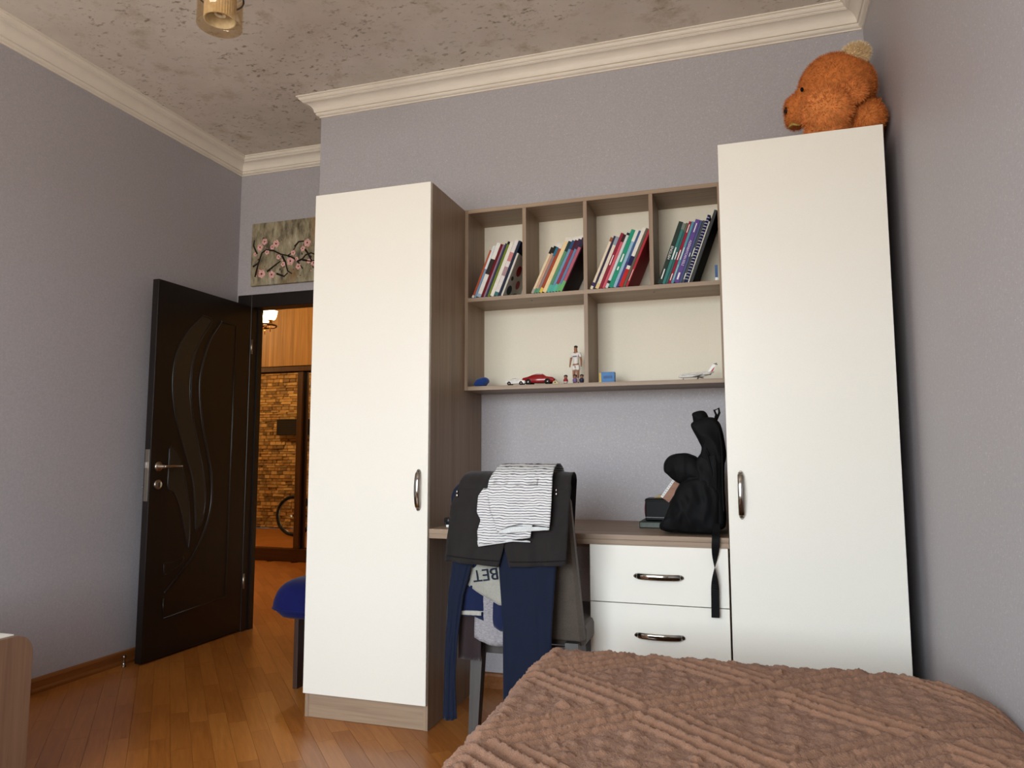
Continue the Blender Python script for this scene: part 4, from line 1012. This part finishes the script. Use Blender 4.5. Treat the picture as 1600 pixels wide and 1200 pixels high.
# ------------------------------------------------------------------ backpack
BKF = fabric('black_nylon', srgb(13, 14, 16), .7, 700, .2, 0); BKS = fabric('black_webbing', srgb(9, 9, 10), .7, 1500, .3, 0)
def puffy(pix, Yref, y0, y1, name, m, parent, wr=.006, rings=13, inset=.22, seed=0, sub=5):
    """a stuffed volume: side outline, rounded off towards both ends, with folds"""
    P = [Vector((p[0], p[1])) for p in pxpoly(pix, Yref)]
    Q = []
    for i in range(len(P)):
        p0, p1, p2, p3 = P[i-1], P[i], P[(i+1) % len(P)], P[(i+2) % len(P)]
        for k in range(sub):
            t = k/sub; Q.append(.5*((2*p1)+(p2-p0)*t+(2*p0-5*p1+4*p2-p3)*t*t+(3*p1-p0-3*p2+p3)*t**3))
    c = sum(Q, Vector((0, 0)))/len(Q); n = len(Q); V = []; Fc = []
    ymid = (y0+y1)/2
    for r_ in range(rings):
        t = -1+2*r_/(rings-1); s_ = 1-inset*abs(t)**3.2
        for q in Q:
            x = c.x+(q.x-c.x)*s_; z = c.y+(q.y-c.y)*s_
            nz = mnoise.noise(Vector((x*14+seed, t*1.5, z*9)))*wr + mnoise.noise(Vector((x*34+seed, t*4, z*22)))*wr*.5
            d = Vector((q.x-c.x, q.y-c.y)); d = d.normalized() if d.length > 1e-6 else d
            V.append((x+d.x*nz, ymid+(y1-y0)/2*t, z+d.y*nz))
    for r_ in range(rings-1):
        for k in range(n): Fc.append((r_*n+k, r_*n+(k+1) % n, (r_+1)*n+(k+1) % n, (r_+1)*n+k))
    # end caps, bulging with folds
    for e, ys, sg in ((0, y0, -1), ((rings-1)*n, y1, 1)):
        prev = list(range(e, e+n)); c0 = Vector((sum(V[i][0] for i in prev)/n, sum(V[i][2] for i in prev)/n))
        for j in range(1, 15):
            f = 1-j/14.5; cur = []
            for i in range(e, e+n):
                x = c0.x+(V[i][0]-c0.x)*f; z = c0.y+(V[i][2]-c0.y)*f
                bu = .014*(1-f*f)+((1-abs(mnoise.noise(Vector((x*20+seed, 3.1*sg, z*8+x*6)))*2.2))*wr*1.3+mnoise.noise(Vector((x*46+seed, 1.3, z*30)))*wr*.5)*(1-f**4)
                cur.append(len(V)); V.append((x, ys+sg*bu, z))
            for k in range(n):
                q = (prev[k], prev[(k+1) % n], cur[(k+1) % n], cur[k]); Fc.append(q if sg > 0 else q[::-1])
            prev = cur
        Fc.append(tuple(prev) if sg > 0 else tuple(prev[::-1]))
    me = mesh_from(name, V, Fc, True)
    b = bmesh.new(); b.from_mesh(me); bmesh.ops.recalc_face_normals(b, faces=b.faces[:]); b.to_mesh(me); b.free()
    return obj(name, me, m, parent)
bg_ = thing('backpack', (at(1090, 833, 2.86).x, 2.86, DZ), 'slouching black backpack on the desk against the right wardrobe', 'backpack')
BY = 2.80
main = puffy([(1128, 829), (1100, 831), (1066, 829), (1050, 800), (1060, 780), (1064, 758), (1076, 736), (1090, 716), (1100, 702), (1116, 690), (1130, 694), (1131, 760), (1133, 812)], 2.78, 2.735, 2.99, 'body', BKF, bg_, .009, seed=2, inset=.05)
puffy([(1081, 668), (1083, 659), (1098, 653), (1114, 653), (1124, 664), (1130, 690), (1131, 722), (1112, 730), (1096, 716), (1097, 700), (1093, 690)], 2.77, 2.732, 2.96, 'upper_compartment', BKF, bg_, .006, seed=21, inset=.05)
puffy([(1066, 752), (1056, 768), (1048, 784), (1042, 796), (1037, 810), (1031, 819), (1035, 829), (1060, 832), (1090, 833), (1118, 831), (1126, 800), (1124, 768), (1112, 748), (1088, 744)], 2.735, 2.715, 2.90, 'front_pocket', BKF, bg_, .012, seed=9, inset=.06)
puffy([(1036, 736), (1037, 724), (1046, 713), (1062, 708), (1080, 711), (1098, 722), (1112, 735), (1106, 752), (1086, 753), (1066, 756), (1052, 750), (1043, 742)], 2.78, 2.735, 2.95, 'open_flap', BKF, bg_, .006, seed=5, inset=.12)
puffy([(1082, 653), (1082, 645), (1096, 641), (1104, 646), (1108, 662), (1098, 670), (1086, 667)], 2.80, 2.79, 2.87, 'top_grip', BKS, bg_, .001, seed=1, inset=.08)
fd = MB()
for ln_ in (((1108, 676), (1104, 705), (1112, 740), (1106, 775)), ((1102, 694), (1108, 712)), ((1060, 770), (1084, 762), (1110, 768)), ((1050, 812), (1080, 800), (1112, 806)), ((1116, 700), (1119, 740), (1118, 790))):
    fd.tube(spline([at(a_, b_, 2.722) for a_, b_ in ln_]), .0035, 6)
fd.build('seam', BKS, bg_)
lp = [at(u, v, 2.86) for u, v in ((1117, 657), (1119, 648), (1116, 641), (1123, 638), (1124, 645), (1119, 657))]
MB().tube(lp, .0045, 8, True, (1, 1.6)).build('hang_loop', BKS, bg_)
zp = [at(u, v, 2.742) for u, v in ((1100, 716), (1098, 722), (1100, 732))]
MB().tube(zp, .0022, 6).ell(zp[0], (.005, .003, .004)).build('zip_pull', CHROME, bg_)
zl = [at(u, v, 2.722) for u, v in ((1124, 675), (1128, 705), (1129, 760), (1131, 800))]
MB().tube(spline(zl), .0035, 6).build('zip_line', BKS, bg_)
# webbing strap hanging over the desk edge, twisted once
V = []; Fc = []; n = 40
sp_ = [(1119, 818, 2.715), (1119, 830, 2.695), (1118.5, 842, 2.672), (1117.5, 870, 2.668), (1117, 900, 2.668), (1117.5, 930, 2.668), (1118, 965, 2.668)]
sp3 = spline([at(a, b_, c) for a, b_, c in sp_], 8)
for i, p in enumerate(sp3):
    t = i/(len(sp3)-1); tw = R(0)+math.pi*max(0, min(1, (t-.38)/.42)); wv = Vector((math.cos(tw), math.sin(tw)*.9, 0))*.0135
    if t < .3: wv = Vector((.0135, 0, 0))
    for s_, o_ in ((-1, -1), (1, -1), (1, 1), (-1, 1)):
        nn = Vector((-wv.y, wv.x, 0)).normalized()*.0009; V.append(p+wv*s_+nn*o_+Vector((0, -.003, 0)))
for i in range(len(sp3)-1):
    for k in range(4): Fc.append((i*4+k, i*4+(k+1) % 4, (i+1)*4+(k+1) % 4, (i+1)*4+k))
Fc += [(0, 1, 2, 3), tuple((len(sp3)-1)*4+k for k in (3, 2, 1, 0))]
obj('hanging_strap', mesh_from('strap', V, Fc), BKS, bg_)

# ------------------------------------------------------------------ teddy bear on the right wardrobe
FUR = plain('orange_brown_plush', srgb(196, 118, 62), .95, .1, grain=50, amt=.22); FUR2 = plain('cream_plush', srgb(236, 212, 170), .95, .1, grain=50, amt=.12)
TY = 2.93
td = thing('teddy_bear', (.36, TY, WH), 'orange-brown teddy bear lying on top of the right wardrobe, facing left', 'teddy bear')
def tp(u, v, y=TY): return at(u, v, y)
PXM = 1/408.0
hcn = tp(1308, 138)
hd_ = MB(); hd_.ell(hcn, (58*PXM, .125, 52*PXM), Matrix.Rotation(R(25), 3, 'Y')); hd_.ell(tp(1280, 150), (34*PXM, .10, 40*PXM))
hd_.ell(tp(1249, 172), (23*PXM, .062, 26*PXM), Matrix.Rotation(R(-30), 3, 'Y')); hd_.ell(tp(1244, 188), (17*PXM, .05, 14*PXM)); hd_.ell(tp(1262, 160), (22*PXM, .075, 30*PXM))
bd = MB(); bd.ell((hcn.x+.09, TY+.05, WH+.12), (.10, .13, .12)); bd.ell((hcn.x+.02, TY+.07, WH+.09), (.13, .13, .09)); bd.ell((hcn.x-.06, TY+.15, WH+.055), (.06, .06, .055)); bd.ell((hcn.x-.02, TY+.02, WH+.12), (.07, .09, .11))
am = MB(); arm = tp(1292, 171, TY-.16); am.ell(arm, (40*PXM*.94, .072, 37*PXM*.94)); am.ell((arm.x, TY-.13, WH+.06), (.075, .06, .06)); am.ell((arm.x+.06, TY-.06, WH+.10), (.08, .08, .08))
lg = MB(); leg = tp(1357, 184, TY-.12); lg.ell(leg, (24*PXM, .055, 24*PXM)); lg.ell((leg.x-.015, TY-.08, WH+.05), (.06, .06, .05))
er = MB(); ear = tp(1331, 141, TY-.175); er.ell(ear, (22*PXM, .026, 19*PXM), Matrix.Rotation(R(30), 3, 'Y')); er.ell(ear+Vector((-.02, .03, .008)), (.03, .04, .03))
e2 = MB(); ec = tp(1336, 86, TY-.06); e2.ell(ec, (20*PXM, .028, 17*PXM), Matrix.Rotation(R(-15), 3, 'Y')); e2.ell(ec+Vector((-.015, .03, -.02)), (.028, .04, .022))
FURL = plain('light_orange_plush', srgb(216, 138, 78), .95, .1, grain=50, amt=.2)
def furry(me, m, n, ln, name, parent, seed, lean=.4):
    r_ = random.Random(seed); me.calc_loop_triangles(); vs = me.vertices
    areas = [t.area for t in me.loop_triangles]; cum = np.cumsum(areas); V = []; Fc = []
    for i in range(n):
        t = me.loop_triangles[int(np.searchsorted(cum, r_.random()*cum[-1]))]
        a, b_ = r_.random(), r_.random()
        if a+b_ > 1: a, b_ = 1-a, 1-b_
        p = vs[t.vertices[0]].co*(1-a-b_)+vs[t.vertices[1]].co*a+vs[t.vertices[2]].co*b_
        nn = Vector(t.normal); side = nn.cross(Vector((r_.uniform(-1, 1), r_.uniform(-1, 1), r_.uniform(-1, 1)))).normalized()
        tip = p+(nn+side*r_.uniform(0, .7)+Vector((0, 0, -lean*.4))).normalized()*ln*r_.uniform(.6, 1.15)
        if p.z < WH+.004 or tip.x > XR-.002: continue
        wv = side.cross(nn).normalized()*ln*.07
        k = len(V); V += [p-wv, p+wv, tip]; Fc.append((k, k+1, k+2))
    o = obj(name, mesh_from(name, V, Fc), m, parent); o['kind'] = 'stuff'; return o
for nm, mb_, mt, n_, ln_, vx in (('head', hd_, FUR, 12000, .011, .006), ('body', bd, FUR, 5000, .012, .007), ('arm', am, FURL, 9000, .014, .006), ('leg', lg, FUR, 3500, .013, .006), ('near_ear', er, FURL, 3500, .013, .004), ('far_ear', e2, FUR2, 5000, .016, .004)):
    me_ = fuse(mb_, vx, 2)
    for v in me_.vertices: v.co.z = max(v.co.z, WH+.0008); v.co.x = min(v.co.x, XR-.012)
    me_.update(); o_ = obj(nm, me_, mt, td); furry(me_, mt, n_, ln_, 'plush_pile', o_, n_)
    if nm == 'far_ear': o_['label'] = 'cream plush ear'
ey = tp(1253, 140, TY-.085); MB().ell(ey, (.006, .006, .009), None, 12).build('eye', GB, td)
MB().ell(tp(1253, 140, TY+.10)+Vector((.0, 0, 0)), (.006, .006, .009), None, 12).build('eye', GB, td)
MB().ell(tp(1229, 174, TY-.01), (.011, .026, .018), None, 14).build('nose', GB, td)
MB().tube([tp(1230, 201, TY-.03), tp(1238, 194, TY-.05), tp(1250, 196, TY-.055)], [.002, .006, .003], 8).build('mouth', plain('gold_ribbon', srgb(170, 140, 70), .4, .4), td)

# ------------------------------------------------------------------ chair with clothes hung over its back
TAUP = fabric('taupe_upholstery', srgb(78, 70, 63), .9, 800, .2); CLEG = wood('dark_grey_chair_leg', srgb(52, 49, 47), srgb(72, 68, 65), 'z', .4)
CY = 2.475; CX0, CX1 = -.985, -.560
cr = thing('chair', ((CX0+CX1)/2, 2.72, 0), 'dark taupe upholstered chair tucked under the desk, hung with clothes', 'chair')
V = []; Fc = []; nx, nz = 12, 14
def chair_back():
    b = bmesh.new(); rings = []
    for i in range(nz+1):
        t = i/nz; z = .43+t*.505; hw = .222-.040*t; cx = (CX0+CX1)/2; y0 = CY+.03-.03*t; th = .052-.012*t
        if i == nz: hw -= .012; th *= .6; y0 += .008
        rings.append([b.verts.new((cx+sx*hw, y0+sy*th, z)) for sx, sy in ((-1, .2), (-.94, 0), (.94, 0), (1, .2), (1, .8), (.94, 1), (-.94, 1), (-1, .8))])
    for i in range(nz):
        for k in range(8): b.faces.new((rings[i][k], rings[i][(k+1) % 8], rings[i+1][(k+1) % 8], rings[i+1][k]))
    b.faces.new(rings[0][::-1]); b.faces.new(rings[-1]); bmesh.ops.recalc_face_normals(b, faces=b.faces[:])
    me = bpy.data.meshes.new('backrest'); b.to_mesh(me); b.free(); return me
obj('backrest', chair_back(), TAUP, cr)
box('seat', CX0-.01, CX1+.01, CY+.06, CY+.50, .40, .475, TAUP, cr, .018)
def leg_(x, y, dx, dy, name='leg'):
    b = bmesh.new(); r_ = []
    for z, w_ in ((.0, .015), (.42, .023)):
        f = 1-z/.42; r_.append([b.verts.new((x+dx*f+a*w_, y+dy*f+c_*w_, z)) for a, c_ in ((-1, -1), (1, -1), (1, 1), (-1, 1))])
    for k in range(4): b.faces.new((r_[0][k], r_[0][(k+1) % 4], r_[1][(k+1) % 4], r_[1][k]))
    b.faces.new(r_[0][::-1]); b.faces.new(r_[1]); bmesh.ops.recalc_face_normals(b, faces=b.faces[:])
    me = bpy.data.meshes.new('leg'); b.to_mesh(me); b.free(); return obj(name, me, CLEG, cr)
leg_(-.935, CY+.05, -.005, -.045); leg_(-.592, CY+.05, .005, -.045); leg_(-.93, CY+.455, 0, .01); leg_(-.61, CY+.455, 0, .01)
box('seat_rail', CX0+.02, CX1-.02, CY+.05, CY+.07, .36, .40, CLEG, cr, .002)

TOPZ = .945
def drape(name, m, parent, left, right, Y, v_bot, ytop=None, back=.18, nu=26, nv=46, fold=.008, nfold=5, seed=0, thick=.0022, hem=None, topz=TOPZ, flare=.0, back_y=None, uv=False):
    """cloth hung over the chair back: left/right edges as photo pixels from top down; it runs over the top and down behind"""
    zt = topz; yb = back_y or (CY+.075+(CY-Y))
    def edge(tab, v):
        for (u0, v0), (u1, v1) in zip(tab, tab[1:]):
            if v <= v1 or (u1, v1) == tab[-1]:
                f = (v-v0)/(v1-v0); return u0+(u1-u0)*f
        return tab[-1][0]
    vt = left[0][1]
    Ls = []  # arc: front (bottom to top), roll over, back
    V = []; Fc = []
    nf = int(nv*.68); nr = 7; nbk = max(3, int(nv*.2))
    for i in range(nf+nr+nbk+1):
        for k in range(nu+1):
            s_ = k/nu
            if i <= nf:
                f = i/nf
                vb = v_bot(s_) if callable(v_bot) else v_bot
                v = vb+(vt-vb)*f; u = edge(left, v)+(edge(right, v)-edge(left, v))*s_
                P = at(u, v, Y); amp = fold*(1-f)**.6
                dy = amp*(math.sin(s_*nfold*2*math.pi+seed)*.6+mnoise.noise(Vector((s_*5+seed, f*3, seed)))*.9)+mnoise.noise(Vector((s_*9, f*8, seed+4)))*.003
                P = Vector((P.x, Y-flare*(1-f)+dy-.25*fold, min(P.z, zt)))
                V.append(P); last = i
            else:
                P0 = V[nf*(nu+1)+k]
                if i <= nf+nr:
                    a = (i-nf)/nr*math.pi; r_ = (yb-P0.y)/2
                    V.append(Vector((P0.x+((CX0+CX1)/2-P0.x)*.14*(i-nf)/nr, P0.y+r_*(1-math.cos(a)), P0.z+.55*r_*math.sin(a)+mnoise.noise(Vector((s_*8+seed, a, 1)))*.002)))
                else:
                    f = (i-nf-nr)/nbk
                    V.append(Vector((P0.x+((CX0+CX1)/2-P0.x)*(.14+.06*f), yb+.002*f+.004*math.sin(s_*9+seed)*f, P0.z-back*f)))
    W_ = nu+1
    for i in range(nf+nr+nbk):
        for k in range(nu): Fc.append((i*W_+k, i*W_+k+1, (i+1)*W_+k+1, (i+1)*W_+k))
    me = mesh_from(name, V, Fc, True); o = obj(name, me, m, parent)
    so = o.modifiers.new('t', 'SOLIDIFY'); so.thickness = thick; so.offset = 0
    return o
grp = 'clothes hung over the chair back'
def cloth_thing(name, label, cat): return thing(name, ((CX0+CX1)/2, CY, .9), label, cat, grp)
# dark brown shorts, lowest of the pile
t = cloth_thing('brown_shorts', 'dark plum-brown shorts hanging lowest at the left of the chair', 'shorts')
drape('panel', fabric('plum_brown_cotton', srgb(46, 36, 38)), t, [(720, 775), (716, 1030)], [(752, 775), (752, 1030)], CY-.012, lambda s: 1028+5*s, back=.1, nu=12, seed=1, fold=.006, nfold=1.5)
t = cloth_thing('grey_shirt', 'light grey marl shirt showing between the navy trouser legs', 'shirt')
GMARL = NM('grey_marl', .9, .1); GMARL.col(GMARL.ramp(GMARL.noise(GMARL.coords((1, 1, 4)), 90, 4, .7), [(.3, srgb(112, 110, 114)), (.7, srgb(168, 166, 170))])); GMARL = GMARL.m
drape('panel', GMARL, t, [(742, 775), (741, 1000)], [(800, 775), (800, 1010)], CY-.016, lambda s: 996+14*math.sin(s*2.2), back=.1, nu=14, seed=2, fold=.006, nfold=1.2)
# navy tee with pale chest block, upside down
NTEE = fabric('navy_cotton', srgb(18, 30, 64)); PALE = fabric('pale_grey_print_cloth', srgb(150, 150, 142))
t = cloth_thing('printed_tshirt', 'navy T-shirt with pale block and dark letters, hanging upside down between trouser legs', 't-shirt')
pts_l = [(738, 775), (733, 900), (722, 935), (718, 970)]
body = drape('panel', NTEE, t, pts_l, [(812, 775), (812, 985)], CY-.020, lambda s: 962+24*max(0, min(1, (s-.25)/.45)), back=.12, nu=30, nv=60, seed=3, fold=.010, nfold=1.6)
drape('pale_block', PALE, t, [(740, 850), (735, 905), (729, 920)], [(812, 850), (812, 945)], CY-.027, lambda s: 914+32*min(1, s*1.5), back=.0, nu=20, nv=30, seed=3, fold=.004, nfold=1.6, topz=at(760, 850, CY-.027).z, back_y=CY-.023)
drape('white_trim', fabric('off_white_rib', srgb(168, 166, 160)), t, [(719, 955), (719, 961)], [(752, 955), (752, 961)], CY-.031, lambda s: 960+2*s, back=0, nu=8, nv=8, fold=.001, topz=at(735, 955, CY-.031).z, back_y=CY-.027)
lp_ = at(757, 897, CY-.032)
tm = text_mesh('BET', .058, Matrix.Translation((lp_.x+.004, CY-.0335, lp_.z)) @ Matrix.Rotation(R(-9), 4, 'Y') @ Matrix.Rotation(R(90), 4, 'X') @ Matrix.Rotation(R(180), 4, 'Z'), .0006)
tm.transform(Matrix.Identity(4)); obj('lettering', tm, fabric('navy_print', srgb(22, 32, 48)), t)
# navy trousers: two long legs
NTRO = fabric('navy_tricot', srgb(15, 25, 45), .75, 600, .12, .1)
t = cloth_thing('navy_trousers', 'long navy track trousers with both legs hanging from the chair back', 'trousers')
drape('trouser_leg', NTRO, t, [(706, 775), (708, 880), (701, 930), (697, 1000), (695, 1060), (693, 1125)], [(748, 775), (738, 880), (724, 930), (715, 1000), (711, 1060), (714, 1125)], CY-.048, lambda s: 1122+3*math.sin(s*3), back=.15, nu=18, nv=70, seed=4, fold=.006, nfold=.45, thick=.006)
drape('trouser_leg', NTRO, t, [(778, 775), (780, 880), (786, 980), (788, 1125)], [(872, 775), (869, 880), (862, 980), (858, 1125)], CY-.048, lambda s: 1120, back=.15, nu=24, nv=70, seed=5, fold=.005, nfold=1.5, thick=.006)
# charcoal shorts over the top
CHAR = fabric('charcoal_jersey', srgb(38, 35, 35), .85, 700, .12, .1)
t = cloth_thing('charcoal_shorts', 'charcoal jersey shorts draped over the top of the chair', 'shorts')
drape('short_leg', CHAR, t, [(716, 760), (705, 790), (699, 840), (695, 882)], [(800, 760), (790, 845), (779, 888)], CY-.066, lambda s: 877+9*s, back=.2, nu=28, nv=50, seed=6, fold=.009, nfold=2)
drape('short_leg', CHAR, t, [(788, 760), (787, 850), (796, 888)], [(893, 760), (889, 800), (886, 850), (884, 884)], CY-.064, lambda s: 886-2*s, back=.2, nu=30, nv=50, seed=7, fold=.007, nfold=2)
hm = MB()
for (a, b_) in (((698, 868), (782, 877)), ((796, 878), (884, 876))): hm.tube(spline([at(a[0], a[1], CY-.076), at((a[0]+b_[0])/2, (a[1]+b_[1])/2+1, CY-.078), at(b_[0], b_[1], CY-.074)], 8), .0012, 6)
hm.build('hem_seam', plain('charcoal_thread', srgb(28, 26, 27), .9, .1), t)
bl = MB(); q = at(874, 756, CY-.02)
for (u, v, r_) in ((876, 753, .017), (868, 757, .015), (884, 757, .014), (872, 748+4, .013)): c = at(u, v, CY-.02); bl.ell(c, (r_*1.2, r_, r_))
obj('waistband_bunch', fuse(bl, .004, 2), CHAR, t)
for (u, v) in ((869, 770), (714, 772)):
    c = at(u, v, CY-.074); z_ = MB().ell(c+Vector((0, 0, .008)), (.003, .002, .006), None, 10); z_.ell(c+Vector((0, 0, -.005)), (.004, .002, .006), None, 10); z_.build('zip_pull', CHROME, t)
# striped tee, folded, on top
def m_stripe():
    k = NM('striped_jersey', .9, .15); v = k.coords()
    wv = k.n('TexWave'); wv.wave_type = 'BANDS'; wv.bands_direction = 'Z'; k.l(v, wv.inputs['Vector'])
    wv.inputs['Scale'].default_value = 36; wv.inputs['Distortion'].default_value = 4.0; wv.inputs['Detail'].default_value = 2; wv.inputs['Detail Scale'].default_value = .8
    k.col(k.ramp(wv.outputs['Fac'], [(.08, srgb(66, 70, 84)), (.20, srgb(196, 198, 202)), (.5, srgb(216, 216, 214))])); return k.m
STR = m_stripe(); WIN_ = fabric('white_jersey_lining', srgb(206, 210, 210))
t = cloth_thing('striped_tshirt', 'white T-shirt with thin dark stripes folded on top of the clothes', 't-shirt')
drape('lower_fold', STR, t, [(762, 754), (747, 775), (745, 800), (751, 812), (745, 830), (746, 853)], [(845, 754), (829, 842)], CY-.080, lambda s: 852-12*s, back=.1, nu=26, nv=46, seed=8, fold=.010, nfold=1.6)
drape('hem', WIN_, t, [(746, 845), (747, 854)], [(829, 836), (829, 842)], CY-.078, lambda s: 854-12*s, back=.0, nu=18, nv=8, seed=8, fold=.006, nfold=1.6, topz=at(780, 845, CY-.078).z, back_y=CY-.072)
drape('upper_fold', STR, t, [(768, 752), (762, 775), (766, 800), (772, 815), (777, 832)], [(863, 751), (862, 790), (859, 826)], CY-.096, lambda s: 832-13*math.sin(min(1, s*2.0)*math.pi/2)+8*max(0, s-.5), back=.1, nu=28, nv=46, seed=9, fold=.008, nfold=1.3, topz=TOPZ+.012)
drape('hem', WIN_, t, [(775, 824), (778, 834)], [(859, 820), (858, 829)], CY-.093, lambda s: 834-6*s, back=.0, nu=18, nv=8, seed=9, fold=.005, nfold=1.3, topz=at(815, 824, CY-.093).z, back_y=CY-.087)

# ------------------------------------------------------------------ bed under the camera with a carved plush blanket
bed = thing('bed', (-.02, 1.1, 0), 'single bed along the right wall under the brown blanket', 'bed')
BW_ = wood('bed_frame_oak', srgb(128, 106, 86), srgb(162, 140, 117), 'y')
bx0, bx1, by0, by1 = -.50, XR-.02, .02, 2.08
for a, b_ in ((bx0, bx0+.02), (bx1-.02, bx1)): box('side_rail', a, b_, by0+.02, by1-.02, .12, .32, BW_, bed, .002)
for a, b_ in ((by0, by0+.02), (by1-.02, by1)): box('end_rail', bx0, bx1, a, b_, .12, .32, BW_, bed, .002)
for a in (bx0+.03, bx1-.08):
    for b_ in (by0+.03, by1-.08): box('leg', a, a+.05, b_, b_+.05, 0, .12, BW_, bed, .002)
box('mattress', bx0+.005, bx1-.005, by0+.005, by1-.005, .26, .47, fabric('mattress_ticking', srgb(206, 202, 194)), bed, .03)

def m_blanket():
    k = NM('brown_plush', .95, .08); v = k.coords()
    f = k.noise(v, 260, 3, .7); g = k.noise(v, 60, 3, .6)
    k.col(k.mix(.5, k.ramp(f, [(.3, srgb(124, 90, 69)), (.7, srgb(164, 123, 98))]), k.ramp(g, [(.3, srgb(134, 98, 76)), (.7, srgb(155, 116, 92))]))).bump(f, .8, .004)
    k.b.inputs['Sheen Weight'].default_value = .12; k.b.inputs['Sheen Roughness'].default_value = .6; return k.m
NS, NT = 330, 520
s_ = np.linspace(0, 1, NS); t_ = np.linspace(0, 1, NT)
TOP = .497; RAD = .055; DROP = .30
def path(length_top, drop, rad):
    """fraction -> (advance, fall) of a cloth running flat then over a rounded edge and down"""
    arc = math.pi/2*rad; tot = (length_top-rad)+arc+(drop-rad)
    return tot, arc
SX, SYY = np.meshgrid(s_, t_)
Ltop = 1.06
totx, arc = path(Ltop, DROP, RAD); toty, _ = path(2.16, DROP, RAD)
def fall(d, Lt):
    """d arc length measured from the far anchor; returns distance along, fall"""
    flat = Lt-RAD; a = np.clip((d-flat)/RAD, 0, math.pi/2); down = np.maximum(0, d-flat-math.pi/2*RAD)
    return np.where(d < flat, d, flat+RAD*np.sin(a)), RAD*(1-np.cos(a))+down
dx, fx_ = fall(SX*totx, Ltop); dy, fy_ = fall(SYY*toty, 2.16)
Xw = XR-.006-dx; Yw = dy+.0
# plan: left edge drifts outward with distance, far corners are rounded
f_in = dx/Ltop
Xw = Xw-f_in*(.045+.035*(Yw-1.7))
cr_ = np.clip((Xw-.33)/.2, 0, 1)**2*.17+np.clip((-.50-Xw)/.12, 0, 1.2)**2*.03
Yw = Yw-cr_*np.clip((Yw-1.2)/.9, 0, 1)
Zw = TOP-np.sqrt(fx_**2+fy_**2)
Zw = np.maximum(Zw, .14)-np.clip((Xw-.44)/.09, 0, 1)**2*.03
und = np.vectorize(lambda a, b_: mnoise.noise(Vector((a*3.1, b_*2.7, 2.2))))(Xw, Yw)*.010
Zw = Zw+und
U = SX*totx; Vv = SYY*toty
# carved relief: double-ridged diamonds with bobbles inside, and rows of tufts
P1, P2 = .56, .50
a_ = (U+.10)/P1; b_ = (Vv-.16)/P2
def tri_(q): return np.abs((q % 1.0)-.5)*2
m1 = np.abs(((a_+b_) % 1.0)-.5); m2 = np.abs(((a_-b_) % 1.0)-.5)
dist = np.minimum(m1, m2)*P1*.70
ridge = lambda d, c, w_: np.clip(1-np.abs(d-c)/w_, 0, 1)**.5
rel = .013*ridge(dist, .024, .012)+.010*ridge(dist, .060, .009)
ca = np.floor(a_+b_+.5); 
cellu = ((a_+b_) % 1.0)-.5; cellv = ((a_-b_) % 1.0)-.5
gu = (U/.058) % 1-.5; gv = (Vv/.064+.5*(np.floor(U/.058) % 2)) % 1-.5
bob = np.clip(1-np.sqrt(gu**2+gv**2)/.34, 0, 1)**.5
inside = (dist > .088)
rel = rel+.008*bob*inside
small = np.minimum(np.abs(m1-.5), np.abs(m2-.5))*P1*.7
rel = rel+.006*ridge(np.abs(np.maximum(np.abs(cellu), np.abs(cellv))-.30)*P1*.7, .0, .010)*inside
rgn = np.random.RandomState(5)
nz = np.vectorize(lambda a, b_: mnoise.noise(Vector((a*45, b_*45, 7)))*.6+mnoise.noise(Vector((a*110, b_*110, 3)))*.6)(U, Vv)
rel = rel*(.8+.28*nz)+.0026*nz+rgn.rand(*U.shape)*.0036
Pm = np.stack([Xw, Yw, Zw], -1)
du_ = np.gradient(Pm, axis=1); dv_ = np.gradient(Pm, axis=0); Nn = np.cross(du_, dv_); Nn /= (np.linalg.norm(Nn, axis=-1, keepdims=True)+1e-9)
if Nn[100, 100, 2] < 0: Nn = -Nn
Pm = Pm+Nn*rel[..., None]
Pm[..., 0] = np.minimum(Pm[..., 0], XR-.002)
idx = np.arange(NS*NT).reshape(NT, NS)
quads = np.stack([idx[:-1, :-1], idx[:-1, 1:], idx[1:, 1:], idx[1:, :-1]], -1).reshape(-1, 4)
me = bpy.data.meshes.new('blanket'); me.from_pydata(Pm.reshape(-1, 3).tolist(), [], quads.tolist()); me.update()
me.polygons.foreach_set('use_smooth', [True]*len(me.polygons))
o = obj('blanket', me, m_blanket()); tag(o, 'brown plush blanket with carved diamond relief covering the bed', 'blanket')
